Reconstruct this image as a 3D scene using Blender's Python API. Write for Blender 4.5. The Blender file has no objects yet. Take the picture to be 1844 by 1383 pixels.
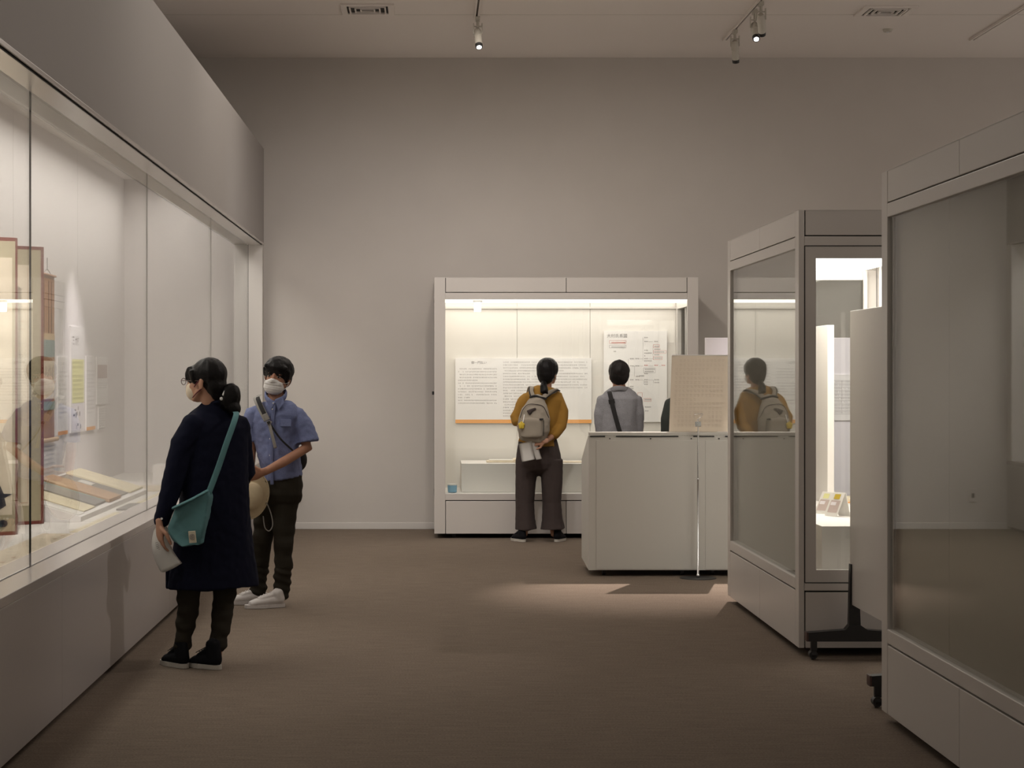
import bpy, bmesh, math, random
from mathutils import Vector, Matrix, noise
V = Vector
rnd = random.Random(7)
sc = bpy.context.scene
COL = sc.collection

# ------------------------------------------------------------------ camera, world, light, exposure
F = 3400.0            # focal length in pixels of the 1844 x 1383 frame
cam_d = bpy.data.cameras.new('camera'); cam = bpy.data.objects.new('camera', cam_d); COL.objects.link(cam)
cam_d.sensor_width = 36; cam_d.lens = F / 1844 * 36
cam_d.shift_x = 147 / 1844; cam_d.shift_y = -20.5 / 1844
cam_d.clip_end = 200; cam_d.clip_start = 0.1
cam.location = (0, 0, 1.5); cam.rotation_euler = (math.pi / 2, 0, 0)
sc.camera = cam
sc.view_settings.view_transform = 'Standard'; sc.view_settings.look = 'None'
sc.view_settings.gamma = 1; sc.view_settings.use_curve_mapping = False
sc.view_settings.exposure = 0.12
w = bpy.data.worlds.new('world'); sc.world = w; w.use_nodes = True
w.node_tree.nodes['Background'].inputs[0].default_value = (1.0, .89, .79, 1)
w.node_tree.nodes['Background'].inputs[1].default_value = 0.46
sc.cycles.max_bounces = 8; sc.cycles.diffuse_bounces = 4; sc.cycles.glossy_bounces = 5
sc.cycles.transparent_max_bounces = 24; sc.cycles.caustics_reflective = False; sc.cycles.caustics_refractive = False
sc.cycles.sample_clamp_indirect = 4

def area(name, loc, tgt, sx, sy, power, col=(1, .915, .82), spread=180):
    d = bpy.data.lights.new(name, 'AREA'); d.shape = 'RECTANGLE'; d.size = sx; d.size_y = sy
    d.energy = power; d.color = col; d.spread = math.radians(spread)
    o = bpy.data.objects.new(name, d); COL.objects.link(o); o.location = loc
    dv = V(tgt) - V(loc)
    if dv.xy.length > .01: o.rotation_euler = dv.to_track_quat('-Z', 'Y').to_euler()
    return o

def spot(name, loc, tgt, power, ang=30, blend=.6, size=.03, col=(1, .9, .82)):
    d = bpy.data.lights.new(name, 'SPOT'); d.energy = power; d.spot_size = math.radians(ang)
    d.spot_blend = blend; d.shadow_soft_size = size; d.color = col
    o = bpy.data.objects.new(name, d); COL.objects.link(o); o.location = loc
    o.rotation_euler = (V(tgt) - V(loc)).to_track_quat('-Z', 'Y').to_euler(); return o

# added soft fill under the ceiling, no such fixtures in the room
area('ceiling_fill_light', (.2, 14.3, 4.42), (.2, 14.3, 0), 4.0, 3.0, 55)
area('ceiling_fill_light', (.2, 11.0, 4.42), (.2, 11.0, 0), 3.0, 2.5, 22)
area('ceiling_fill_light', (.6, 6.5, 4.42), (.6, 6.5, 0), 2.5, 3.0, 8)
spot('wall_fill_light', (-.3, 13.0, 4.4), (-.5, 18.1, 1.0), 125, 66, 1, .1, (.97, .93, .95))  # added spot without a fixture, brightens the left of the back wall
spot('wall_fill_light', (.4, 12.2, 4.4), (1.6, 17.6, 1.2), 190, 62, 1, .1, (1, .91, .82))  # added frontal fill for the back case and the wall around it
# crisp key that throws the board's shadow in front of the desk cases
spot('track_light', (2.72, 15.45, 4.31), (1.55, 12.9, 0), 1900, 27, .8, .012, (1, .86, .78))
spot('track_light', (3.5, 12.9, 4.4), (3.1, 15.8, 1.1), 420, 28, .8, .03, (1, .9, .92))  # added spot without a fixture, lifts the lavender board
spot('track_light', (3.6, 9.9, 4.4), (-1.2, 9.75, .5), 170, 40, .9, .03, (1, .9, .84))
spot('track_light', (.45, 16.05, 4.31), (.9, 12.5, 0), 40, 60, 1, .03, (1, .88, .8))
# light trough above the wall display case
area('case_trough_light', (-2.35, 12.6, 3.25), (-2.35, 12.6, 0), .5, 10.5, 122, (1, .93, .86))
spot('case_spot_light', (-2.1, 15.0, 3.2), (-2.93, 15.7, 1.3), 190, 40, .9, .02, (1, .9, .92))
spot('case_spot_light', (-2.0, 13.4, 3.2), (-2.93, 14.7, 1.2), 120, 44, .9, .02, (1, .9, .88))
spot('case_spot_light', (-2.0, 8.8, 3.2), (-2.6, 11.6, 1.4), 480, 45, .9, .02, (1, .9, .82))
spot('case_spot_light', (-2.1, 12.9, 3.2), (-2.4, 13.3, .6), 60, 70, .9, .02, (1, .92, .86))

# ------------------------------------------------------------------ materials
def mat(name, col, rough=.6, metal=0, emit=0, emit_col=None, spec=.5, vary=0, vscale=8, bump=0, bscale=60, sheen=0):
    m = bpy.data.materials.new(name); m.use_nodes = True; nt = m.node_tree
    b = nt.nodes['Principled BSDF']
    b.inputs['Base Color'].default_value = (*col, 1); b.inputs['Roughness'].default_value = rough
    b.inputs['Metallic'].default_value = metal; b.inputs['Specular IOR Level'].default_value = spec
    if sheen: b.inputs['Sheen Weight'].default_value = sheen
    if emit:
        b.inputs['Emission Color'].default_value = (*(emit_col or col), 1); b.inputs['Emission Strength'].default_value = emit
    if vary or bump:
        tc = nt.nodes.new('ShaderNodeTexCoord')
    if vary:
        n = nt.nodes.new('ShaderNodeTexNoise'); n.inputs['Scale'].default_value = vscale; n.inputs['Detail'].default_value = 4
        r = nt.nodes.new('ShaderNodeMapRange'); r.inputs[1].default_value = .3; r.inputs[2].default_value = .7
        r.inputs[3].default_value = 1 - vary; r.inputs[4].default_value = 1 + vary
        mx = nt.nodes.new('ShaderNodeVectorMath'); mx.operation = 'SCALE'; mx.inputs[0].default_value = col
        nt.links.new(tc.outputs['Object'], n.inputs['Vector']); nt.links.new(n.outputs[0], r.inputs[0])
        nt.links.new(r.outputs[0], mx.inputs['Scale']); nt.links.new(mx.outputs[0], b.inputs['Base Color'])
    if bump:
        n2 = nt.nodes.new('ShaderNodeTexNoise'); n2.inputs['Scale'].default_value = bscale; n2.inputs['Detail'].default_value = 3
        bp = nt.nodes.new('ShaderNodeBump'); bp.inputs['Strength'].default_value = bump; bp.inputs['Distance'].default_value = .01
        nt.links.new(tc.outputs['Object'], n2.inputs['Vector']); nt.links.new(n2.outputs[0], bp.inputs['Height'])
        nt.links.new(bp.outputs[0], b.inputs['Normal'])
    return m

def glass_mat():
    m = bpy.data.materials.new('pane_glass'); m.use_nodes = True; nt = m.node_tree; nt.nodes.clear()
    out = nt.nodes.new('ShaderNodeOutputMaterial'); mix = nt.nodes.new('ShaderNodeMixShader')
    tr = nt.nodes.new('ShaderNodeBsdfTransparent'); tr.inputs[0].default_value = (.97, .985, .975, 1)
    gl = nt.nodes.new('ShaderNodeBsdfGlossy'); gl.inputs['Roughness'].default_value = 0
    g = nt.nodes.new('ShaderNodeNewGeometry'); dot = nt.nodes.new('ShaderNodeVectorMath'); dot.operation = 'DOT_PRODUCT'
    def mth(op, a=None, b=None):
        n = nt.nodes.new('ShaderNodeMath'); n.operation = op
        for i, v in enumerate((a, b)):
            if v is None: continue
            if hasattr(v, 'links'): nt.links.new(v, n.inputs[i])
            else: n.inputs[i].default_value = v
        return n.outputs[0]
    nt.links.new(g.outputs['Normal'], dot.inputs[0]); nt.links.new(g.outputs['Incoming'], dot.inputs[1])
    c = mth('ABSOLUTE', dot.outputs['Value'])
    f = mth('ADD', mth('MULTIPLY', mth('POWER', mth('SUBTRACT', 1.0, c), 5.0), .96), .04)
    nt.links.new(f, mix.inputs[0]); nt.links.new(tr.outputs[0], mix.inputs[1]); nt.links.new(gl.outputs[0], mix.inputs[2])
    nt.links.new(mix.outputs[0], out.inputs[0]); return m

def carpet_mat():
    m = mat('carpet', (.20, .158, .124), .95, spec=.1); nt = m.node_tree; b = nt.nodes['Principled BSDF']
    tc = nt.nodes.new('ShaderNodeTexCoord'); mp = nt.nodes.new('ShaderNodeMapping'); mp.inputs['Scale'].default_value = (3, 34, 1)
    n = nt.nodes.new('ShaderNodeTexNoise'); n.inputs['Scale'].default_value = 1.6; n.inputs['Detail'].default_value = 6; n.inputs['Roughness'].default_value = .7
    n2 = nt.nodes.new('ShaderNodeTexNoise'); n2.inputs['Scale'].default_value = 110; n2.inputs['Detail'].default_value = 2
    ad = nt.nodes.new('ShaderNodeMath'); ad.operation = 'ADD'
    r = nt.nodes.new('ShaderNodeValToRGB'); r.color_ramp.elements[0].position = .75; r.color_ramp.elements[1].position = 1.3
    r.color_ramp.elements[0].position = .32; r.color_ramp.elements[1].position = .68
    r.color_ramp.elements[0].color = (.112, .088, .067, 1); r.color_ramp.elements[1].color = (.228, .180, .142, 1)
    hf = nt.nodes.new('ShaderNodeMath'); hf.operation = 'MULTIPLY'; hf.inputs[1].default_value = .5
    nt.links.new(tc.outputs['Object'], mp.inputs[0]); nt.links.new(mp.outputs[0], n.inputs['Vector'])
    nt.links.new(tc.outputs['Object'], n2.inputs['Vector']); nt.links.new(n.outputs[0], ad.inputs[0]); nt.links.new(n2.outputs[0], ad.inputs[1])
    nt.links.new(ad.outputs[0], hf.inputs[0]); nt.links.new(hf.outputs[0], r.inputs[0]); nt.links.new(r.outputs[0], b.inputs['Base Color'])
    bp = nt.nodes.new('ShaderNodeBump'); bp.inputs['Strength'].default_value = .5; bp.inputs['Distance'].default_value = .004
    nt.links.new(hf.outputs[0], bp.inputs['Height']); nt.links.new(bp.outputs[0], b.inputs['Normal'])
    return m

def trans_mat(name, col, k):
    m = mat(name, col, .8); nt = m.node_tree; b = nt.nodes['Principled BSDF']; out = nt.nodes['Material Output']
    t = nt.nodes.new('ShaderNodeBsdfTranslucent'); t.inputs[0].default_value = (*col, 1); mx = nt.nodes.new('ShaderNodeMixShader'); mx.inputs[0].default_value = k
    nt.links.new(b.outputs[0], mx.inputs[1]); nt.links.new(t.outputs[0], mx.inputs[2]); nt.links.new(mx.outputs[0], out.inputs[0]); return m
M = dict(
    wall=mat('wall_paint', (.565, .53, .495), .85, vary=.015, vscale=3),
    ceiling=mat('ceiling_paint', (.82, .765, .725), .9),
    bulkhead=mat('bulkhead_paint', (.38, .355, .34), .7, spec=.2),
    floor=carpet_mat(),
    metal=mat('warm_white_metal', (.62, .585, .55), .32, spec=.4),
    desk=mat('desk_case_metal', (.62, .60, .55), .4, spec=.4),
    satin=mat('satin_grey_panel', (.46, .43, .42), .33, metal=.15),
    sill=mat('brushed_sill', (.62, .58, .56), .25, metal=.35),
    dark=mat('dark_gap', (.03, .028, .026), .8),
    cloth=mat('pale_lining_cloth', (.78, .745, .70), .9, vary=.02, vscale=90),
    lining=mat('case_lining', (.76, .725, .715), .9, vary=.02, vscale=60),
    greycloth=mat('grey_lining_cloth', (.43, .39, .335), .95, vary=.02, vscale=90),
    caselight=mat('diffuser', (1, .97, .92), .6, emit=2.6, emit_col=(1, .925, .84)),
    caselight2=mat('bright_diffuser', (1, .97, .92), .6, emit=6, emit_col=(1, .95, .90)),
    glass=glass_mat(),
    jamb=mat('jamb_paint', (.62, .59, .56), .6),
    deck=mat('white_deck', (.78, .745, .71), .7),
    board=mat('white_board', (.86, .835, .82), .6),
    lavender=mat('lavender_white_board', (.83, .79, .82), .6),
    beige=trans_mat('beige_board', (.64, .595, .52), .36),
    orange=mat('orange_stripe', (.85, .40, .12), .6),
    ink=mat('grey_ink', (.30, .28, .28), .8), inkb=mat('black_ink', (.02, .02, .03), .8), inkr=mat('red_ink', (.6, .12, .08), .8),
    paper=mat('white_paper', (.80, .78, .74), .75), ivory=mat('aged_paper', (.74, .64, .50), .85, vary=.07, vscale=14),
    cream=mat('cream_paper', (.78, .70, .52), .85, vary=.05, vscale=12), tan=mat('tan_paper', (.56, .38, .26), .85, vary=.08, vscale=16),
    greypaper=mat('grey_paper', (.30, .29, .28), .85, vary=.05), teal=mat('teal_paper', (.28, .42, .40), .8),
    yellow=mat('yellow_print', (.80, .78, .38), .8), pinkish=mat('faded_print', (.55, .45, .42), .8),
    redwood=mat('red_lacquer', (.16, .035, .025), .35), khaki=mat('khaki_silk', (.38, .335, .225), .75, vary=.04, vscale=40),
    screenpaper=mat('map_paper', (.68, .60, .47), .85, vary=.10, vscale=9),
    brocade=mat('brown_brocade', (.36, .19, .10), .8, vary=.12, vscale=40), brocade2=mat('dark_brown_brocade', (.15, .07, .04), .8),
    sand=mat('sand_brocade', (.55, .40, .24), .8, vary=.06), tealcloth=mat('grey_teal_brocade', (.25, .31, .29), .8),
    black=mat('black_metal', (.012, .011, .011), .45), rust=mat('red_brown_end_cap', (.07, .028, .02), .5), chrome=mat('polished_steel', (.7, .7, .7), .18, metal=1),
    blue=mat('pale_blue_plastic', (.22, .42, .58), .5), white=mat('white_plastic', (.75, .74, .72), .4),
    lamp=mat('track_lamp_body', (.52, .49, .43), .5), track=mat('brown_track_slot', (.06, .035, .02), .6), lens=mat('lit_lens', (1, 1, 1), .4, emit=9, emit_col=(.95, .97, 1)),
    skin=mat('skin', (.46, .25, .165), .5, spec=.35, vary=.05, vscale=20), skin2=mat('tan_skin', (.38, .19, .12), .5, spec=.35, vary=.05, vscale=20),
    hair=mat('black_hair', (.006, .005, .005), .5, spec=.18, bump=.25, bscale=90), hair2=mat('greying_black_hair', (.016, .013, .012), .55, spec=.2, vary=.5, vscale=14),
    navy=mat('navy_cotton', (.0055, .0065, .017), .9, spec=.12, bump=.1, bscale=300), shirt=mat('blue_oxford_cotton', (.155, .185, .34), .85, vary=.10, vscale=120),
    mustard=mat('mustard_knit', (.30, .155, .022), .9, bump=.15, bscale=300), greyshirt=mat('grey_melange_jersey', (.27, .27, .29), .9, vary=.16, vscale=160),
    olive=mat('dark_olive_trousers', (.030, .026, .019), .9, spec=.15), brown=mat('dark_brown_trousers', (.048, .034, .031), .9, bump=.15, bscale=200),
    greentop=mat('dark_green_jacket', (.03, .036, .032), .9), maskw=mat('white_mask', (.72, .71, .70), .8), maskc=mat('beige_mask', (.70, .60, .46), .8),
    cord=mat('dark_red_cord', (.12, .01, .02), .7), tealbag=mat('teal_canvas', (.085, .20, .21), .85, vary=.05, bump=.15, bscale=250),
    patch=mat('cream_patch', (.62, .56, .42), .8), greycanvas=mat('khaki_grey_canvas', (.32, .28, .225), .9, vary=.05, bump=.15, bscale=250),
    blackweb=mat('black_webbing', (.014, .013, .013), .8), greyweb=mat('grey_webbing', (.30, .29, .27), .8),
    straw=mat('cream_hat_cloth', (.60, .50, .33), .9, bump=.3, bscale=25), shoew=mat('white_shoe', (.62, .58, .56), .6, bump=.1), shoeb=mat('black_shoe', (.007, .007, .009), .85, spec=.15),
    solew=mat('off_white_sole', (.50, .47, .42), .6), eye=mat('eye_white', (.30, .24, .21), .6, spec=.1), iris=mat('dark_iris', (.01, .007, .006), .5, spec=.2), charm=mat('yellow_charm', (.62, .45, .04), .6),
    lip=mat('lips', (.34, .13, .10), .5), collar=mat('grey_collar', (.24, .24, .255), .9), frame=mat('brown_spectacle_frame', (.09, .05, .04), .3, metal=.6),
)
MI = {id(m): m for m in M.values()}

# ------------------------------------------------------------------ object helpers
def link(name, me, parent=None, mats=None):
    o = bpy.data.objects.new(name, me); COL.objects.link(o)
    if parent: o.parent = parent; o.matrix_parent_inverse = parent.matrix_basis.inverted()
    return o
def tag(o, label=None, cat=None, group=None, kind=None):
    if label: o['label'] = label
    if cat: o['category'] = cat
    if group: o['group'] = group
    if kind: o['kind'] = kind
    return o
def thing(name, loc, label, cat, group=None, rz=0):
    o = bpy.data.objects.new(name, None); COL.objects.link(o); o.location = loc; o.rotation_euler = (0, 0, rz)
    o.empty_display_size = .1; o.matrix_basis = Matrix.Translation(loc) @ Matrix.Rotation(rz, 4, 'Z')
    return tag(o, label, cat, group)

class MB:
    """collects shapes and links them as one mesh object (world coordinates unless parent-local is asked)"""
    def __init__(s): s.bm = bmesh.new(); s.mats = []
    def mi(s, m):
        m = M[m] if isinstance(m, str) else m
        if m not in s.mats: s.mats.append(m)
        return s.mats.index(m)
    def face(s, vs, m):
        try:
            f = s.bm.faces.new(vs); f.material_index = s.mi(m); return f
        except ValueError: return None
    def box(s, x0, x1, y0, y1, z0, z1, m='metal', bev=0, T=None):
        c = [V((x, y, z)) for z in (z0, z1) for y in (y0, y1) for x in (x0, x1)]
        if T is not None: c = [T @ p for p in c]
        v = [s.bm.verts.new(p) for p in c]
        fs = [s.face([v[i] for i in q], m) for q in ((0, 2, 3, 1), (4, 5, 7, 6), (0, 1, 5, 4), (2, 6, 7, 3), (0, 4, 6, 2), (1, 3, 7, 5))]
        if bev:
            es = list({e for f in fs for e in f.edges}); bmesh.ops.bevel(s.bm, geom=es, offset=bev, segments=2, affect='EDGES', profile=.5)
        return s
    def prism(s, pts, ext, m):
        """polygon pts (3D) extruded by vector ext"""
        a = [s.bm.verts.new(p) for p in pts]; b = [s.bm.verts.new(V(p) + V(ext)) for p in pts]; n = len(a)
        s.face(a[::-1], m); s.face(b, m)
        for i in range(n): s.face([a[i], a[(i + 1) % n], b[(i + 1) % n], b[i]], m)
        return s
    def quad(s, O, u, v, n, a, b, wd, ht, m, off=.0015):
        """flat mark on a board: O top-left, u right, v down"""
        o = V(O) + V(n) * off
        p = [o + V(u) * x + V(v) * y for x, y in ((a, b), (a, b + ht), (a + wd, b + ht), (a + wd, b))]
        s.face([s.bm.verts.new(q) for q in p], m); return s
    def lines(s, O, u, v, n, a, b, wd, nl, pitch, ch, m='ink', seed=0, short=()):
        r = random.Random(seed)
        for i in range(nl):
            x = a + (ch if r.random() < .2 else 0); end = a + wd * (r.uniform(.3, .8) if i in short else 1)
            while x + ch * .8 < end:
                if r.random() > .07:
                    h1 = ch * r.uniform(.25, .5)
                    s.quad(O, u, v, n, x, b + i * pitch, ch * r.uniform(.45, .8), h1 * .45, m)
                    s.quad(O, u, v, n, x + ch * r.uniform(0, .25), b + i * pitch + ch * .42, ch * r.uniform(.35, .6), ch * .18, m)
                x += ch
        return s
    def tube(s, pts, rad, m='metal', seg=14, side=None, dome=True, closed=False):
        pts = [V(p) for p in pts]; n = len(pts)
        if not hasattr(rad, '__len__'): rad = [rad] * n
        rad = [(r, r) if not hasattr(r, '__len__') else r for r in rad]
        tans = []
        for i in range(n):
            t = (pts[min(i + 1, n - 1)] - pts[max(i - 1, 0)]) if not closed else (pts[(i + 1) % n] - pts[i - 1])
            tans.append(t.normalized() if t.length > 1e-9 else V((0, 0, 1)))
        sd = V(side) if side is not None else (V((1, 0, 0)) if abs(tans[0].x) < .8 else V((0, 1, 0)))
        rings = []
        def ring(c, t, sdv, ra, rb):
            a = sdv - t * sdv.dot(t); a = a.normalized() if a.length > 1e-6 else t.orthogonal().normalized(); b = t.cross(a)
            return [s.bm.verts.new(c + a * (ra * math.cos(2 * math.pi * k / seg)) + b * (rb * math.sin(2 * math.pi * k / seg))) for k in range(seg)], a
        if dome in (True, 'start') and not closed:
            for q in (.0, .5, .87):
                ra, rb = rad[0]; d = min(ra, rb); k = math.cos(math.asin(1 - q)) if q < 1 else 1
                k = max(k, .12); rg, _ = ring(pts[0] - tans[0] * d * (1 - q), tans[0], sd, ra * k, rb * k); rings.append(rg)
        cur = sd
        for i in range(n):
            rg, a = ring(pts[i], tans[i], cur if side is None else sd, *rad[i])
            if side is None: cur = a
            rings.append(rg)
        if dome in (True, 'end') and not closed:
            for q in (.87, .5, .0):
                ra, rb = rad[-1]; d = min(ra, rb); k = max(math.cos(math.asin(1 - q)), .12)
                rg, _ = ring(pts[-1] + tans[-1] * d * (1 - q), tans[-1], cur if side is None else sd, ra * k, rb * k); rings.append(rg)
        for i in range(len(rings) - (0 if closed else 1)):
            A, B = rings[i], rings[(i + 1) % len(rings)]
            for k in range(seg): s.face([A[k], A[(k + 1) % seg], B[(k + 1) % seg], B[k]], m)
        if not closed: s.face(rings[0][::-1], m); s.face(rings[-1], m)
        return s
    def ell(s, c, ax, ay, az, m='skin', seg=20, rg=12):
        c, ax, ay, az = V(c), V(ax), V(ay), V(az)
        top = s.bm.verts.new(c + az); bot = s.bm.verts.new(c - az); R = []
        for i in range(1, rg):
            th = math.pi * i / rg
            R.append([s.bm.verts.new(c + az * math.cos(th) + (ax * math.cos(2 * math.pi * k / seg) + ay * math.sin(2 * math.pi * k / seg)) * math.sin(th)) for k in range(seg)])
        for k in range(seg):
            s.face([top, R[0][k], R[0][(k + 1) % seg]], m); s.face([bot, R[-1][(k + 1) % seg], R[-1][k]], m)
            for i in range(len(R) - 1): s.face([R[i][k], R[i + 1][k], R[i + 1][(k + 1) % seg], R[i][(k + 1) % seg]], m)
        return s
    def build(s, name, parent=None, smooth=False, local=False):
        bmesh.ops.recalc_face_normals(s.bm, faces=s.bm.faces[:])
        if smooth:
            for f in s.bm.faces: f.smooth = True
        me = bpy.data.meshes.new(name); s.bm.to_mesh(me); s.bm.free()
        for m in s.mats: me.materials.append(m)
        o = bpy.data.objects.new(name, me); COL.objects.link(o)
        if parent:
            o.parent = parent
            if not local: o.matrix_parent_inverse = world_inv(parent)
        return o
    def blend(s, name, m, parent=None, voxel=.006, smooth=6, wrinkle=None):
        """merge the overlapping closed shapes into one continuous skin"""
        me = bpy.data.meshes.new('tmp'); bmesh.ops.recalc_face_normals(s.bm, faces=s.bm.faces[:]); s.bm.to_mesh(me); s.bm.free()
        t = bpy.data.objects.new('tmp', me); COL.objects.link(t)
        r = t.modifiers.new('r', 'REMESH'); r.mode = 'VOXEL'; r.voxel_size = voxel
        if smooth:
            k = t.modifiers.new('s', 'SMOOTH'); k.factor = .5; k.iterations = smooth
        dg = bpy.context.evaluated_depsgraph_get(); dg.update()
        nm = bpy.data.meshes.new_from_object(t.evaluated_get(dg)); nm.name = name
        bpy.data.objects.remove(t); bpy.data.meshes.remove(me)
        if wrinkle:
            ns = [v.normal.copy() for v in nm.vertices]
            for v, nn in zip(nm.vertices, ns):
                v.co += nn * wrinkle(v.co)
        for p in nm.polygons: p.use_smooth = True
        nm.materials.clear(); nm.materials.append(M[m] if isinstance(m, str) else m)
        o = bpy.data.objects.new(name, nm); COL.objects.link(o)
        if parent: o.parent = parent; o.matrix_parent_inverse = world_inv(parent)
        return o

def world_inv(o):
    mtx = o.matrix_basis.copy()
    p = o.parent
    if p: mtx = world_inv(p).inverted() @ o.matrix_parent_inverse @ mtx
    return mtx.inverted()
def folds(amp, fx, fz, seed=0, amp2=0, f2=40):
    def f(c):
        a = noise.noise(V((c.x * fx + seed, c.y * fx, c.z * fz))) * amp
        if amp2: a += noise.noise(V((c.x * f2, c.y * f2, c.z * f2 + seed))) * amp2
        return a
    return f
def W(px, py, Y):                       # where the ray of a photo pixel meets the depth Y
    return V(((px - 775) * Y / F, Y, 1.5 - (py - 671) * Y / F))
def text(name, body, size, O, u, v, n, m, parent, off=.002):
    c = bpy.data.curves.new(name, 'FONT'); c.body = body; c.size = size; c.align_x = 'LEFT'; c.align_y = 'TOP'; c.resolution_u = 3
    t = bpy.data.objects.new('tmp', c); COL.objects.link(t)
    dg = bpy.context.evaluated_depsgraph_get(); dg.update()
    me = bpy.data.meshes.new_from_object(t.evaluated_get(dg)); bpy.data.objects.remove(t)
    me.name = name
    T = Matrix((( *V(u), 0), (*(-V(v)), 0), (*V(n), 0), (0, 0, 0, 1))).transposed()
    T.translation = V(O) + V(n) * off
    me.transform(T); me.materials.clear(); me.materials.append(M[m])
    o = bpy.data.objects.new(name, me); COL.objects.link(o)
    if parent: o.parent = parent; o.matrix_parent_inverse = world_inv(parent)
    return o

# ------------------------------------------------------------------ the room
YB = 18.1; ZC = 4.52; XF = -1.597
def struct(name, mb, **k): return tag(mb.build(name, **k), kind='structure')
struct('floor', MB().box(-4.2, 7.2, -3, YB + .2, -.1, 0, 'floor'))
struct('ceiling', MB().box(-4.2, 7.2, -3, YB + .2, ZC, ZC + .1, 'ceiling').box(-4.2, 7.2, 15.93, 15.936, ZC - .001, ZC, 'lamp'))
struct('wall_back', MB().box(-4.2, 7.2, YB, YB + .2, 0, ZC, 'wall'))
struct('wall_far_left', MB().box(-4.2, -4.0, -3, YB, 0, ZC, 'wall'))
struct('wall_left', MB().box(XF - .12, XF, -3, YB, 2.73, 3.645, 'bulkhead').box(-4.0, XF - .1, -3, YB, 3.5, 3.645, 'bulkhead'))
struct('baseboard_back', MB().box(XF, 7.0, YB - .012, YB, 0, .062, 'jamb', .003))
o = MB().box(-1.31, -1.235, YB - .01, YB, .26, .385, 'wall', .003).box(-1.285, -1.26, YB - .013, YB - .009, .30, .345, 'dark').build('outlet_plate')
tag(o, 'small white wall outlet plate low on the back wall behind the boy', 'outlet')

# ceiling air vents
def vent(x, y, label):
    t = thing('ceiling_vent', (x, y, ZC), label, 'vent', 'ceiling vents')
    f = MB()
    for (a, b, c, d) in ((-.22, .22, -.22, -.17), (-.22, .22, .17, .22), (-.22, -.17, -.17, .17), (.17, .22, -.17, .17)):
        f.box(a, b, c, d, -.015, 0, 'ceiling', .003)
    f.build('frame', t, local=True)
    MB().box(-.17, .17, -.17, .17, -.003, 0, 'dark').build('opening', t, local=True)
    s_ = MB()
    for k in range(3):
        q = .05 + k * .045; s_.box(-q, q, -q - .012, -q, -.02, -.004, 'ceiling').box(-q, q, q, q + .012, -.02, -.004, 'ceiling').box(-q - .012, -q, -q, q, -.02, -.004, 'ceiling').box(q, q + .012, -q, q, -.02, -.004, 'ceiling')
    s_.build('louver', t, local=True)
vent(-.52, 15.67, 'square white air vent in the ceiling, left of the middle light track')
vent(3.8, 15.75, 'square white air vent in the ceiling, right of the light track with lit lamp')
t = thing('smoke_detector', (4.02, 16.6, ZC), 'tiny white round detector on the ceiling near the right air vent', 'smoke detector')
MB().tube([(0, 0, -.025), (0, 0, -.001)], [.035, .045], 'lamp', dome=False).build('housing', t, local=True)
MB().tube([(0, 0, -.035), (0, 0, -.02)], [.012, .015], 'white', dome=False).build('sensor', t, local=True)

# light tracks
def track(x, y1, label):
    t = thing('light_track', (x, 0, ZC), label, 'light track', 'ceiling light tracks')
    MB().box(-.022, -.008, -1, y1, -.02, 0, 'ceiling').box(.008, .022, -1, y1, -.02, 0, 'ceiling').box(-.022, .022, y1, y1 + .05, -.02, 0, 'ceiling').build('rail', t, local=True)
    MB().box(-.008, .008, -1, y1, -.006, 0, 'track').build('slot', t, local=True)
track(.39, 16.0, 'ceiling light track near the middle, carrying the lamp with a visible round lens')
track(2.67, 17.05, 'ceiling light track at right of middle, carrying a cluster of lamps')
track(4.9, 17.05, 'thin ceiling light track at far right without lamps in view')
def lamp(base, aim, label, lit=True):
    base = V(base); t = thing('track_lamp', base, label, 'track lamp', 'track lamps')
    d = (V(aim) - base).normalized(); sd = d.cross(V((0, 0, 1))).normalized()
    MB().box(-.018, .018, -.05, .05, -.05, -.018, 'lamp', .004, Matrix.Translation(base)).tube([base + V((0, 0, -.05)), base + V((0, 0, -.1))], .012, 'lamp').build('adapter', t)
    pv = base + V((0, 0, -.16))
    b = MB()
    for q in (-1, 1): b.box(-.004, .004, -.012, .012, 0, .09, 'lamp', 0, Matrix.Translation(pv + sd * q * .036) @ (V((0, 0, 1)).rotation_difference(V((0, 0, 1)))).to_matrix().to_4x4())
    b.box(-.04, .04, -.012, .012, .06, .068, 'lamp', 0, Matrix.Translation(pv)); b.build('bracket', t)
    MB().tube([pv - d * .05, pv - d * .03, pv + d * .03, pv + d * .034, pv + d * .12], [.022, .032, .034, .03, .031], 'lamp', dome=False).build('lamp_housing', t, smooth=False)
    MB().tube([pv + d * .12, pv + d * .15], [.032, .030], 'black', dome=False).build('hood', t)
    if lit: MB().tube([pv + d * .1495, pv + d * .152], [.021, .021], 'lens', dome=False).build('lens', t)
lamp((.40, 15.95, ZC), (.75, 13, 0), 'track lamp with dark hood and visible lens hanging from the middle ceiling track')
lamp((2.69, 15.65, ZC), (2.5, 12, .3), 'track lamp with bright white lens pointing at the viewer, on the right-of-middle track')
lamp((2.67, 16.55, ZC), (3.1, 18.1, 1.6), 'pale track lamp turned away towards the back wall at the end of the clustered track', False)
lamp((2.68, 15.3, ZC), (3.4, 18.1, 1.6), 'pale track lamp half hidden behind the lamp with the bright lens', False)

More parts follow.
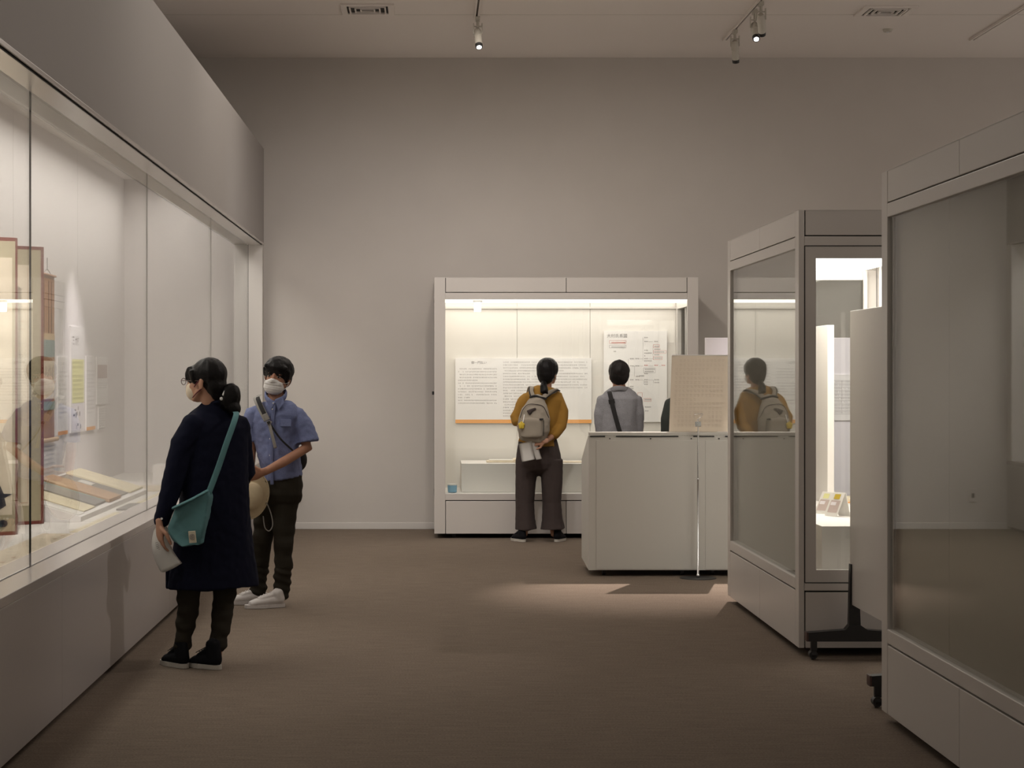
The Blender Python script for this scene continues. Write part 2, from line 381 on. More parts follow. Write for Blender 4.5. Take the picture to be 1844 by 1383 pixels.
# ------------------------------------------------------------------ built-in wall display case at left
wc = thing('wall_display_case', (XF, 10, 0), 'long built-in glass wall display case along the left side of the room', 'display case')
def part(mb, name, parent=None, label=None, **k):
    o = mb.build(name, parent or wc, **k)
    if label: o['label'] = label
    return o
Y0 = 1.0; XG = -1.73; XI = -1.86; XBk = -2.93
part(MB().box(XG, XF, Y0, YB, .62, .66, 'sill', .003), 'outer_sill')
part(MB().box(XI, XG - .012, Y0, YB, .60, .66, 'sill', .003), 'inner_sill')
part(MB().box(XG - .012, XG, Y0, YB, .62, .655, 'dark'), 'glass_channel')
bp = MB(); y = YB; pan = [(Y0, 4.82), (4.82, 8.19), (8.19, 11.56), (11.56, 14.93), (14.93, YB)]
for a, b in pan:
    part(MB().box(XF - .03, XF, a + .002, b - .002, .03, .62, 'satin', .002), 'base_panel')
part(MB().box(XF - .08, XF - .04, Y0, YB, 0, .62, 'dark'), 'toe_kick')
part(MB().box(XBk, XI, Y0, YB, .5, .542, 'deck'), 'shelf')
part(MB().box(XI, XG - .012, Y0, YB - .15, 2.732, 2.80, 'jamb').box(XG, XF - .008, Y0, YB, 2.715, 2.735, 'sill', .002).box(XI - .01, XI, Y0, YB, 2.732, 2.90, 'jamb'), 'soffit')
part(MB().box(XF - .008, XF + .004, Y0, YB, 2.72, 2.74, 'sill', .002).box(XF - .012, XF - .008, Y0, YB, 2.712, 2.73, 'dark'), 'soffit_trim')
part(MB().box(XG - .012, XG, Y0, YB, 2.725, 2.80, 'dark'), 'upper_glass_channel')
part(MB().box(XI, XG - .006, YB - .15, YB, .66, 2.732, 'jamb').box(XG, XF, YB - .15, YB, .66, 2.73, 'jamb').box(XG - .006, XG, YB - .145, YB, .66, 2.73, 'dark'), 'jamb')
for a, b in pan:
    part(MB().box(XG - .010, XG - .002, a + .003, b - .003, .64, 2.76, 'glass'), 'glass_pane')
    if b < YB: part(MB().box(XG - .010, XG - .002, b - (.0028 if b < 9 else .0008), b + (.0028 if b < 9 else .0008), .655, 2.73, 'dark' if b < 9 else 'greyweb'), 'glass_joint')
for k in range(7):
    a = YB - 2.42 * (k + 1) + .0; b = YB - 2.42 * k
    part(MB().box(XBk - .03, XBk, max(a, Y0) + .003, b - .003, .54, 3.4, 'lining'), 'back_panel')
part(MB().box(-2.93, -2.107, YB - .02, YB, .54, 3.4, 'lining').box(-2.10, XI, YB - .02, YB, .54, 3.4, 'lining').box(-2.107, -2.10, YB - .012, YB, .54, 3.4, 'dark'), 'end_panel')
part(MB().box(XBk - .03, XI, Y0, YB, 3.35, 3.4, 'deck'), 'case_ceiling')
part(MB().box(-2.6, -2.1, 7.3, 17.9, 3.28, 3.30, 'white'), 'light_trough')

# folding screen standing on the shelf
fs = thing('folding_screen', (-2.6, 11.3, .542), 'tall folding screen with maps on aged paper in khaki silk and red-brown frame', 'folding screen')
def screen_panel(A, B, kind, fr=.022, mg=.10):
    A, B = V((*A, 0)), V((*B, 0)); u = (A - B).normalized(); L = (A - B).length    # u runs towards the front ridge A
    z0, z1 = .542, 2.297; v = V((0, 0, -1)); n = V((u.y, -u.x, 0)); n = n if n.y < 0 else -n
    O = V((B.x, B.y, z1)); H = z1 - z0
    pl = MB(); T = Matrix(((*u, 0), (*(-n), 0), (0, 0, 1, 0), (0, 0, 0, 1))).transposed(); T.translation = V((B.x, B.y, z0))
    p = pl.box(.0, L, 0, .018, 0, H, 'redwood', .002, T).build('panel', fs)
    MB().box(.022, L - fr, -.001, .001, .022, H - .022, 'khaki', 0, T).build('silk_border', p)
    q = MB().box(.075, L - mg, -.003, -.001, .12, H - .12, 'screenpaper', 0, T)
    r = random.Random(kind)
    for k in range(26):     # ink drawing: drifting contour strokes
        zz = r.uniform(.15, H - .2); xx = r.uniform(.09, L - .25); seg = r.randint(3, 7)
        for j in range(seg):
            q.quad(O, u, v, n, xx + j * .02, zz + r.uniform(-.006, .006), .021, .0025, r.choice(('pinkish', 'ink', 'tan')), .005)
    q.lines(O, u, v, n, .14, .16, L * .4, 2, .03, .014, 'pinkish', kind)
    q.quad(O, u, v, n, .085, .13, .003, H - .27, 'tan', .005).quad(O, u, v, n, L - .115, .13, .003, H - .27, 'tan', .005).quad(O, u, v, n, .085, H - .14, L - .2, .003, 'tan', .005)
    q.quad(O, u, v, n, .085, H * .62, L - .2, .002, 'pinkish', .005).quad(O, u, v, n, .085, H * .27, L - .2, .002, 'tan', .005)
    if kind == 1:
        blot = [(L - .17, H * .80), (L - .12, H * .77), (L - .10, H * .83), (L - .075, H * .86), (L - .02, H * .862), (L - .07, H * .875), (L - .06, H * .90), (L - .09, H * .91), (L - .15, H * .93), (L - .2, H * .9), (L - .23, H * .84)]
        q.face([q.bm.verts.new(O + n * .006 + u * a + v * b) for a, b in blot], 'inkb')
        q.quad(O, u, v, n, L - .2, H * .955, .13, .014, 'inkb', .006)
        q.face([q.bm.verts.new(O + n * .006 + u * (L - .08 + .03 * math.cos(i)) + v * (H * .96 + .022 * math.sin(i))) for i in [k * .63 for k in range(10)]], 'inkb')
    q.build('painting', p)
screen_panel((-2.45, 11.15), (-2.88, 10.86), 1, .002, .022)
screen_panel((-2.455, 11.16), (-2.88, 11.62), 2)
screen_panel((-2.45, 11.97), (-2.88, 11.64), 3)
screen_panel((-2.45, 10.35), (-2.88, 10.84), 4)

# hanging scroll
sx = XBk + .012; hs = thing('hanging_scroll', (sx, 14.35, .97), 'brown brocade hanging scroll on the case back wall beside the folding screen', 'hanging scroll')
def wall_box(mb, a, b, z0, z1, m, off=0, th=.004): return mb.box(sx - .004 + off, sx + off + th - .004, a, b, z0, z1, m)
bd = MB(); wall_box(bd, 14.05, 14.65, .99, 2.24, 'brocade')
for yy in (14.16, 14.24, 14.42, 14.52): wall_box(bd, yy, yy + .025, 1.72, 2.2, 'brocade2', .003)
wall_box(bd, 14.05, 14.65, 1.70, 1.80, 'sand', .004); bd.build('brocade_mount', hs)
for za, zz, mm_ in ((1.62, 1.75, 'tealcloth'), (1.59, 1.62, 'brocade'), (1.215, 1.28, 'tealcloth'), (1.28, 1.30, 'redwood')):
    m_ = MB(); wall_box(m_, 14.06, 14.64, za, zz, mm_, .006); m_.build('accent_band', hs)
m_ = MB(); wall_box(m_, 14.09, 14.61, 1.30, 1.59, 'ivory', .006)
for k in range(9):
    m_.box(sx + .007, sx + .0085, 14.14 + k * .05, 14.15 + k * .05, 1.36, 1.55 - rnd.random() * .08, 'pinkish')
m_.build('painting', hs)
MB().tube([(sx + .012, 14.0, .985), (sx + .012, 14.70, .985)], .017, 'sand').build('roller', hs)
MB().tube([(sx + .008, 14.04, 2.245), (sx + .008, 14.66, 2.245)], .009, 'brocade').build('top_bar', hs)
MB().tube([(sx + .006, 14.2, 2.25), (sx + .006, 14.35, 2.29), (sx + .006, 14.5, 2.25)], .003, 'greyweb').tube([(sx + .006, 14.35, 2.28), (sx + .006, 14.35, 2.37)], .004, 'greyweb').build('hanging_cord', hs)

# text panels on the back wall of the wall case
def text_panel_on_left(a, b, z0, z1, label, stripe=True, yellow=False, picture=False, seed=0):
    t = thing('text_panel', (XBk, a, z0), label, 'text panel')
    MB().box(XBk, XBk + .012, a, b, z0, z1, 'board', .001).build('board', t)
    O = (XBk + .012, a, z1); u = (0, 1, 0); v = (0, 0, -1); n = (1, 0, 0); wd, H = b - a, z1 - z0
    if stripe: MB().quad(O, u, v, n, 0, H - .03, wd, .03, 'orange').build('colour_stripe', t)
    if yellow:
        MB().quad(O, u, v, n, .05, .27, wd - .08, .36, 'yellow').build('yellow_field', t)
        pc = MB().quad(O, u, v, n, .03, .64, wd - .06, .22, 'lavender')
        for k in range(14): pc.quad(O, u, v, n, .05 + rnd.random() * (wd - .2), .65 + rnd.random() * .17, .02 + rnd.random() * .06, .01 + rnd.random() * .04, rnd.choice(('greyweb', 'ink', 'board')), .002)
        pc.build('picture', t)
        text('title', '三 大村', .085, (XBk + .012, a + .06, z1 - .08), u, v, n, 'ink', t)
        MB().lines(O, u, v, n, .07, .29, wd - .14, 9, .037, .026, 'ink', seed, (2, 5), ).build('text_lines', t)
    elif picture:
        MB().quad(O, u, v, n, .02, .07, wd - .06, .12, 'pinkish').build('picture', t)
        MB().lines(O, u, v, n, .05, .23, wd - .1, 3, .02, .012, 'greyweb', seed).build('text_lines', t)
    else:
        MB().lines(O, u, v, n, wd * .3, .05, wd * .4, 1, .05, .03, 'ink', seed).lines(O, u, v, n, .03, .12, wd - .07, 6, .034, .018, 'ink', seed, (2, 5)).lines(O, u, v, n, .03, .34, wd - .07, 5, .034, .018, 'ink', seed + 1, (4,)).build('text_lines', t)
text_panel_on_left(14.79, 15.19, 1.007, 1.63, 'white text panel with orange foot stripe right beside the hanging scroll', seed=3)
text_panel_on_left(15.33, 15.93, 1.007, 1.88, 'tallest white panel with yellow text field and picture in the wall case', False, True, seed=4)
text_panel_on_left(16.02, 16.44, 1.007, 1.64, 'white text panel with orange foot stripe right of the yellow text panel', seed=5)
text_panel_on_left(16.53, 17.08, 1.22, 1.64, 'small white picture panel farthest right on the wall case back', False, picture=True, seed=6)
t = thing('caption_card', (XBk, 16.66, 1.0), 'narrow white caption card below the small picture panel', 'caption card')
MB().box(XBk, XBk + .01, 16.62, 16.95, 1.0, 1.20, 'board', .001).build('card', t)
MB().lines((XBk + .01, 16.62, 1.20), (0, 1, 0), (0, 0, -1), (1, 0, 0), .03, .02, .27, 8, .021, .012, 'greyweb', 8).quad((XBk + .01, 16.62, 1.2), (0, 1, 0), (0, 0, -1), (1, 0, 0), 0, .192, .33, .006, 'ink').build('text_lines', t)
t = thing('caption_card', (XBk, 13.9, .72), 'white caption card on the case back below the hanging scroll', 'caption card')
MB().box(XBk, XBk + .01, 14.0, 14.75, .62, .93, 'board', .001).build('card', t)
MB().lines((XBk + .01, 14.0, .93), (0, 1, 0), (0, 0, -1), (1, 0, 0), .03, .02, .62, 7, .034, .02, 'ink', 9, (6,)).build('text_lines', t)

# things on the case shelf
ZS = .542
def slab(name, x0, x1, y0, y1, zf, zb, m, label, cat, group=None, th=.006, printed=True, seed=0, edge=None):
    """sheet lying on the sloping stand: x1 front (low) edge at zf, x0 rear edge at zb"""
    t = thing(name, ((x0 + x1) / 2, (y0 + y1) / 2, zf), label, cat, group)
    a = [V((x1, y0, zf)), V((x1, y1, zf)), V((x0, y1, zb)), V((x0, y0, zb))]
    MB().prism(a, (0, 0, th), m).build('sheet', t)
    if edge:
        d = V((0, y1 - y0, 0)) * .09
        MB().prism([a[1] - d, a[1], a[2], a[2] - d], (0, 0, th + .002), edge).build('border', t)
    if printed:
        u = (a[2] - a[1]).normalized(); v = V((0, -1, 0)); n = u.cross(v).normalized(); n = n if n.z > 0 else -n
        MB().lines(a[1] + V((0, 0, th)), u, v, n, .05, .05, (a[2] - a[1]).length - .12, max(1, int((y1 - y0 - .1) / .09)), .09, .035, 'ink', seed, (0, 2, 4)).build('writing', t)
    return t
def slope(x): return .585 + (-2.26 - x) * .30
st = MB().prism([V((-2.24, 12.1, .543)), V((-2.24, 12.1, .575)), V((-2.78, 12.1, .735)), V((-2.78, 12.1, .543))], (0, 2.85, 0), 'board')
tag(st.build('sloping_stand'), 'white sloping book stand beside the folding screen in the wall case', 'stand')
slab('caption_card', -2.66, -2.26, 12.13, 12.33, slope(-2.26) - .004, slope(-2.66) - .004, 'paper', 'white caption card at the near end of the sloping stand', 'caption card', seed=1)
slab('document', -2.74, -2.27, 12.36, 12.80, slope(-2.27), slope(-2.74), 'cream', 'cream document nearest the viewer on the sloping stand', 'document', seed=2)
slab('book', -2.76, -2.28, 12.83, 13.26, slope(-2.28), slope(-2.76), 'greypaper', 'grey book with teal edge lying on the sloping stand', 'book', th=.012, seed=3, edge='teal')
slab('book', -2.76, -2.26, 13.30, 13.80, slope(-2.26), slope(-2.76), 'tan', 'reddish tan open book in the middle of the sloping stand', 'book', th=.022, seed=4)
slab('document', -2.74, -2.28, 13.86, 14.25, slope(-2.28), slope(-2.74), 'greyweb', 'light grey document behind the tan book on the sloping stand', 'document', seed=5)
slab('document', -2.76, -2.27, 14.30, 14.90, slope(-2.27), slope(-2.76), 'cream', 'cream document farthest from the viewer on the sloping stand', 'document', th=.012, seed=6)
slab('caption_card', -2.60, -2.50, 13.93, 14.1, slope(-2.5) + .008, slope(-2.6) + .008, 'paper', 'tiny white caption on the light grey document', 'caption card', printed=False)
def flat(name, x0, x1, y0, y1, m, label, cat, seed=0, th=.004, marks=('ink', 'pinkish')):
    t = thing(name, ((x0 + x1) / 2, (y0 + y1) / 2, ZS), label, cat)
    MB().box(x0, x1, y0, y1, ZS + .001, ZS + th, m).build('sheet', t)
    r = random.Random(seed); q = MB(); O = V((x0, y1, ZS + th)); u = V((1, 0, 0)); v = V((0, -1, 0)); n = V((0, 0, 1))
    yy = .04
    while yy < (y1 - y0) - .05:
        xx = .02
        while xx < (x1 - x0) - .04:
            if r.random() < .5: q.quad(O, u, v, n, xx, yy + r.uniform(0, .01), r.uniform(.012, .03), r.uniform(.004, .010), r.choice(('ink', 'ink', 'pinkish')))
            xx += .035
        if r.random() < .12: q.quad(O, u, v, n, (x1 - x0) * .4, yy, .02, .05, 'tan')
        yy += r.uniform(.06, .15)
    q.build('writing', t); return t
flat('handscroll', -2.28, -1.94, 6.6, 9.15, 'ivory', 'unrolled paper handscroll at the near left end of the case shelf', 'handscroll', 11)
flat('handscroll', -2.30, -1.95, 9.25, 11.2, 'ivory', 'unrolled paper handscroll on the shelf below the folding screen', 'handscroll', 12)
flat('handscroll', -2.16, -1.92, 11.3, 12.9, 'cream', 'unrolled paper handscroll on the shelf before the near part of the sloping stand', 'handscroll', 13)
flat('book', -2.18, -1.96, 13.1, 13.7, 'greypaper', 'small grey and teal booklet lying flat on the shelf before the sloping stand', 'booklet', 14, .012)
flat('document', -2.16, -1.93, 13.85, 15.4, 'cream', 'cream document lying flat on the shelf left of the white wedge block', 'document', 15)
flat('document', -2.5, -2.2, 15.2, 16.0, 'ivory', 'aged paper lying flat in front of the white wedge block', 'document', 16)
wb = MB().prism([V((-2.38, 16.2, ZS + .001)), V((-2.02, 16.2, ZS + .001)), V((-2.02, 16.2, ZS + .125)), V((-2.30, 16.2, ZS + .165)), V((-2.38, 16.2, ZS + .165))], (0, .3, 0), 'board')
tag(wb.build('wedge_block'), 'white wedge-shaped display block at the far end of the wall case shelf', 'display block')

# ------------------------------------------------------------------ free-standing glass cases (three of one make)
def case(name, loc, rz, label, kind):
    t = thing(name, loc, label, 'display case', 'free-standing glass display cases', rz)
    L, D, z0, z1 = 2.39, 1.0, .042, 2.362; PW, PD = .1, .03
    zh, zr, zl, zb = 2.222, 2.163, .405, .345
    def b(nm, *a, m='metal', bev=.003, par=None, lab=None):
        o = MB().box(*a, m, bev).build(nm, par or t, local=True)
        if lab: o['label'] = lab
        return o
    for x in (0, L - PW):
        for y in (0, D - PD): b('corner_post', x, x + PW, y, y + PD, z0, z1)
    # long front side
    g = .005
    for (xa, xb) in ((PW + g, L / 2 - g / 2), (L / 2 + g / 2, L - PW - g)):
        b('header_panel', xa, xb, 0.001, .02, zh + .006, z1 - .002)
        b('base_panel', xa, xb, 0.001, .02, z0, zb - .008)
    b('header_core', PW - .01, L - PW + .01, .022, D - .022, zh + .01, z1 - .004, m='dark', bev=0)
    b('base_core', .03, L - .03, .022, D - .022, z0 + .004, zb - .004, m='dark', bev=0)
    b('top_rail', PW, L - PW, .0, .035, zr, zh); b('bottom_rail', PW, L - PW, .0, .035, zb, zl)
    b('front_glass_pane', PW - .004, L - PW + .004, .012, .018, zl - .01, zr + .01, m='glass', bev=0)
    b('top_cover', .0, L, .0, D, z1 - .003, z1, m='metal', bev=0)
    # ends
    for e, x in ((0, 0), (1, L)):
        s = 1 if e == 0 else -1
        X = lambda a, c: (min(x + s * a, x + s * c), max(x + s * a, x + s * c))
        b('header_panel', *X(.001, .02), PD + .006, D - PD - .006, zh + .006, z1 - .002)
        b('base_panel', *X(.001, .02), PD + .006, D - PD - .006, z0, zb - .008)
        b('end_rail', *X(.0, .03), PD, D - PD, 2.1705, zh); b('end_rail', *X(.0, .03), PD, D - PD, zb, .385)
        d = MB()
        for (ya, yb, za, zz) in ((PD + .003, PD + .062, .389, 2.170), (D - PD - .062, D - PD - .003, .389, 2.170), (PD + .062, D - PD - .062, .389, .455), (PD + .062, D - PD - .062, 2.106, 2.170)):
            d.box(*X(.003, .033), ya, yb, za, zz, 'metal')
        dr = d.build('door', t, local=True)
        MB().box(*X(.014, .02), PD + .058, D - PD - .058, .45, 2.11, 'glass').build('door_glass', dr, local=True)
        MB().box(*X(-.0008, .003), PD + .001, D - PD - .001, .3855, .3895, 'dark').box(*X(-.0008, .003), PD + .001, D - PD - .001, 2.169, 2.1735, 'dark').box(*X(-.0008, .003), PD, PD + .0045, .389, 2.172, 'dark').build('door_gap', dr, local=True)
    # inside
    b('deck', .035, L - .035, .036, D - .036, zl - .03, zl, m='deck', bev=0)
    lit = kind in ('back', 'end')
    if lit: b('light_diffuser', .06, L - .06, .045 if kind == 'back' else .10, D - .13, zr + .002, zr + .03, m='caselight' if kind == 'back' else 'caselight2', bev=0)
    b('inner_ceiling', .036, L - .036, .036, D - .022, zr + .03, zr + .045, m='white', bev=0)
    if kind == 'back':
        for (xa, xb) in ((.035, .79), (.793, 1.486), (1.489, 2.305)):
            b('back_panel', xa, xb, D - .09, D - .075, zl, zr + .02, m='cloth', bev=0)
        b('picture_rail', .035, 2.33, D - .115, D - .10, zr - .055, zr - .035, m='metal', bev=.001)
        b('inner_side_wall', .036, .05, .036, D - .1, zl, zr, m='cloth', bev=0)
        b('inner_side_post', L - .085, L - .045, D - .19, D - .10, zl, zr, m='metal', bev=.002)
        b('inner_side_post', L - .07, L - .045, .36, .38, zl, zr, m='metal', bev=.002)
        b('inner_side_rail', L - .085, L - .045, .05, D - .19, zr - .06, zr, m='metal', bev=.002)
        b('lock', -.02, 0, .03, .045, 1.30, 1.33, m='black', bev=0)
    else:
        b('lining_panel', .035, L * .36, .055, .07, zl, zr + .02, m='greycloth', bev=0)
        b('lining_panel', L * .36 + .003, L - .035, .055, .07, zl, zr + .02, m='greycloth', bev=0)
        b('back_plate', .03, L - .03, D - .03, D - .002, zl, zr + .03, m='cloth', bev=0)
        b('inner_post', .036, .07, D - .12, D - .10, zl, zr, m='metal', bev=0)
        for yy in (.10,): b('inner_seam', .3, .304, D - .035, D - .03, zl, zr, m='dark', bev=0)
    for x in (.18, L - .18):
        for y in (.12, D - .12):
            MB().tube([(x, y - .012, .02), (x, y + .012, .02)], .02, 'black', dome=False).box(x - .015, x + .015, y - .015, y + .015, .036, .044, 'black').build('caster', t, local=True)
    return t
case('glass_display_case', (.035, 17.085, 0), 0, 'brightly lit glass display case against the back wall with text panels inside', 'back')
case('glass_display_case', (1.95, 12.385, 0), -math.pi / 2, 'glass display case with lit end window, standing behind the mobile white partition', 'end')
case('glass_display_case', (1.95, 8.16, 0), -math.pi / 2, 'unlit glass display case nearest the viewer at the right edge', 'dark')

# contents of the back case
YP = 17.985
t = thing('text_panel', W(820, 762, YP), 'wide white explanation panel with orange foot stripe inside the back case', 'text panel')
O = W(820, 645, YP) - V((0, .012, 0)); u = V((1, 0, 0)); v = V((0, 0, -1)); n = V((0, -1, 0)); k_ = YP / F
MB().box(O.x, O.x + 245 * k_, O.y, O.y + .012, O.z - 117 * k_, O.z, 'board', .001).build('board', t)
MB().quad(O, u, v, n, 0, 110.5 * k_, 245 * k_, 6.5 * k_, 'orange').build('colour_stripe', t)
text('title', '御一門払い', 5.6 * k_, O + u * (28.5 * k_) + v * (5.5 * k_), u, v, n, 'ink', t)
MB().lines(O, u, v, n, 5 * k_, 18.5 * k_, 72 * k_, 13, 5.15 * k_, 2.7 * k_, 'ink', 1, (4, 10)).lines(O, u, v, n, 86 * k_, 6.5 * k_, 70 * k_, 20, 5.1 * k_, 2.7 * k_, 'ink', 2, (4, 11)).lines(O, u, v, n, 168 * k_, 6.5 * k_, 72 * k_, 10, 5.1 * k_, 2.7 * k_, 'ink', 3, (3, 7)).build('text_lines', t)
t = thing('text_panel', W(1087, 760, YP), 'tall white family tree panel inside the back case behind the man in grey', 'text panel')
O = W(1087, 596, YP) - V((0, .012, 0))
MB().box(O.x, O.x + 114 * k_, O.y, O.y + .012, O.z - 164 * k_, O.z, 'board', .001).build('board', t)
text('title', '大村氏系図', 7.4 * k_, O + u * (5.5 * k_) + v * (5.5 * k_), u, v, n, 'ink', t)
tr = MB()
def q_(a, b, c, d, m='ink'): tr.quad(O, u, v, n, (a - 1087) * k_, (b - 596) * k_, c * k_, d * k_, m)
def frm(a, b, c, d, m='ink'): q_(a, b, c, .35, m); q_(a, b + d, c, .35, m); q_(a, b, .35, d, m); q_(a + c, b, .35, d, m)
def nm(a, b, wd=5, m='ink'):
    x = 0
    while x < wd: q_(a + x, b, 1.6, .7, m); q_(a + x + .2, b + 1.1, 1.3, .7, m); x += 2.3
for (a, b, wd) in ((1160, 607, 5), (1160, 614, 5), (1178, 614, 5), (1160, 630, 5), (1160, 635, 12), (1160, 640, 2), (1160, 645, 5), (1160, 649, 13), (1134, 645, 5), (1144, 645, 5), (1134, 658, 5), (1144, 658, 5), (1145, 677, 5), (1151, 676, 7), (1134, 683, 5), (1144, 683, 5), (1160, 683, 5), (1160, 687, 5), (1160, 691, 5), (1178, 683, 8), (1178, 688, 8), (1134, 695, 5), (1134, 699, 5), (1161, 732, 10), (1161, 739, 5), (1178, 623, 8), (1178, 628, 10), (1178, 633, 18), (1178, 638, 8), (1178, 644, 12), (1161, 664, 17), (1161, 668, 14), (1160, 672, 5), (1161, 719, 10), (1105, 632, 4)): nm(a, b, wd)
for (a, b, wd) in ((1160, 657, 6), (1178, 657, 6), (1191, 657, 6), (1101, 616, 24)): nm(a, b, wd, 'inkr')
nm(1101, 624, 24)
frm(1097, 613, 30, 5, 'inkr'); frm(1097, 621.5, 30, 5); frm(1176, 620.5, 11, 5, 'inkr'); frm(1176, 631, 23, 5, 'inkr'); frm(1176, 642, 16, 5.5, 'inkr'); frm(1158.5, 662.5, 21, 8.5); frm(1159, 717.5, 13, 5, 'inkr'); frm(1148, 707, 8, 8, 'inkr')
for (a, b, c, d) in ((1157.5, 608, .3, 42), (1131, 646, .3, 53), (1142, 659, .3, 19), (1158.5, 684, .3, 8), (1176, 684, .3, 6), (1175.5, 622, .3, 24)): q_(a, b, c, d)
for (a, b, c) in ((1139, 646, 3), (1150, 646, 8), (1167, 615, 8), (1139, 659, 4), (1150, 659, 8), (1167, 659, 9), (1186, 659, 4), (1150, 684, 8), (1167, 684, 9), (1167, 646, 9)): q_(a, b, c, .3, 'ink')
tr.build('diagram', t)
pl = thing('plinth', (.28, 17.3, .405), 'low white plinth inside the back case', 'plinth')
MB().box(.285, 2.2, 17.26, 17.93, .406, .668, 'deck', .002).build('block', pl)
bk = thing('open_book', (.65, 17.5, .67), 'open old book lying on the plinth in the back case', 'book')
MB().box(.52, .80, 17.42, 17.62, .669, .684, 'ivory', .003).box(.545, .80, 17.46, 17.64, .6845, .692, 'paper', .002).build('left_pages', bk)
MB().tube([(.80, 17.44, .690), (.80, 17.62, .694)], [(.035, .012)] * 2, 'ivory', side=(1, 0, 0)).box(.81, 1.1, 17.42, 17.62, .669, .685, 'ivory', .003).build('right_pages', bk)
t = thing('document', (1.3, 17.5, .67), 'aged sheet lying on the right half of the plinth in the back case', 'document')
MB().box(1.18, 1.75, 17.40, 17.68, .669, .675, 'ivory').build('sheet', t)
MB().lines((1.18, 17.68, .676), (1, 0, 0), (0, -1, 0), (0, 0, 1), .03, .03, .5, 3, .07, .03, 'ink', 5).build('writing', t)
t = thing('small_container', (.215, 17.22, .406), 'small pale blue container with white rim in the left corner of the back case', 'container')
MB().tube([(.2, 17.22, .408), (.2, 17.22, .412), (.2, 17.22, .475)], [.036, .041, .044], 'blue', seg=24, dome=False).build('cup', t, smooth=False)
MB().tube([(.2, 17.22, .474), (.2, 17.22, .486)], [.046, .046], 'white', seg=24, dome=False).build('lid', t)
t = thing('case_glow_box', (.43, 17.2, 2.16), 'small glowing white box hanging from the back case ceiling', 'lamp')
MB().box(.40, .46, 17.17, 17.23, 2.055, 2.14, 'caselight2', .004).build('diffuser', t)  # emissive white box under its mount
MB().box(.385, .475, 17.155, 17.245, 2.14, 2.163, 'white', .002).build('mount', t)

# contents of the middle case
t = thing('plinth', (2.5, 11, .406), 'white plinth inside the middle case under the tent cards', 'plinth')
MB().box(2.115, 2.84, 10.2, 12.3, .406, .67, 'deck', .002).build('block', t)
t = thing('divider_board', (2.52, 12.05, .671), 'upright grey divider board standing on the plinth in the middle case', 'board')
MB().box(2.503, 2.545, 11.9, 12.27, .671, 1.80, 'deck', .002).build('panel', t)
def tent_card(px, py, h, label, colr, seed):
    Yc = 3400 / ((py - 671) / .83); b = W(px, py, Yc); b.z = .672
    t = thing('tent_card', b, label, 'caption card', 'tent cards on the middle case plinth')
    top = b + V((.050, 0, h)); wv = V((.052, -.075, 0)); rear = top + V((.030, .0, -h))
    leaf = lambda p0, p1: [p0, p0 + wv, p1 + wv, p1]
    MB().prism(leaf(b, top), (.003, .002, 0), 'paper').build('front_leaf', t)
    MB().prism(leaf(rear, top + V((.0035, .002, 0))), (.003, .002, 0), 'paper').build('rear_leaf', t)
    uu = wv.normalized(); vv = (b - top).normalized(); nn = uu.cross(vv).normalized(); nn = nn if nn.x < 0 else -nn
    MB().quad(top, uu, vv, nn, .022, .010, .045, .030, colr).quad(top, uu, vv, nn, .010, .048, .072, h * .55, 'pinkish').quad(top, uu, vv, nn, .015, .058, .04, .02, 'lavender', .002).build('print', t)
tent_card(1466, 924, .125, 'left tent-shaped caption card with yellow-green top on the middle case plinth', 'yellow', 1)
tent_card(1485, 929, .135, 'right tent-shaped caption card with yellow spot on the middle case plinth', 'charm', 2)
t = thing('book_rest', (2.75, 12.1, .671), 'low beige tray with orange edge at the rear of the middle case plinth', 'tray')
MB().box(2.58, 2.83, 12.0, 12.27, .672, .70, 'cream', .002).box(2.58, 2.83, 11.99, 12.0, .672, .678, 'orange').build('tray', t)

# free-standing lavender board behind the middle case
t = thing('exhibition_board', (2.8, 15.8, 0), 'tall pale lavender exhibition board standing between middle case and back wall', 'board')
MB().box(2.302, 3.7, 15.8, 15.84, .25, 1.792, 'lavender', .003).build('panel', t)
for x in (2.5, 3.5): MB().box(x - .02, x + .02, 15.60, 16.04, 0, .03, 'black', .005).box(x - .015, x + .015, 15.815, 15.825, .03, .26, 'black').build('foot', t)
MB().box(3.30, 3.66, 15.790, 15.80, 1.10, 1.485, 'board', .001).build('poster', t)
tb = MB(); O = V((3.30, 15.79, 1.485)); 
for r_ in range(11): tb.quad(O, u, v, n, .05, .05 + r_ * .028, .28, .0018, 'ink')
for c_ in (0, .09, .18, .28): tb.quad(O, u, v, n, .05 + c_, .05, .0018, .28, 'ink')
tb.lines(O, u, v, n, .06, .058, .26, 10, .028, .012, 'ink', 3); tb.build('printed_table', t)

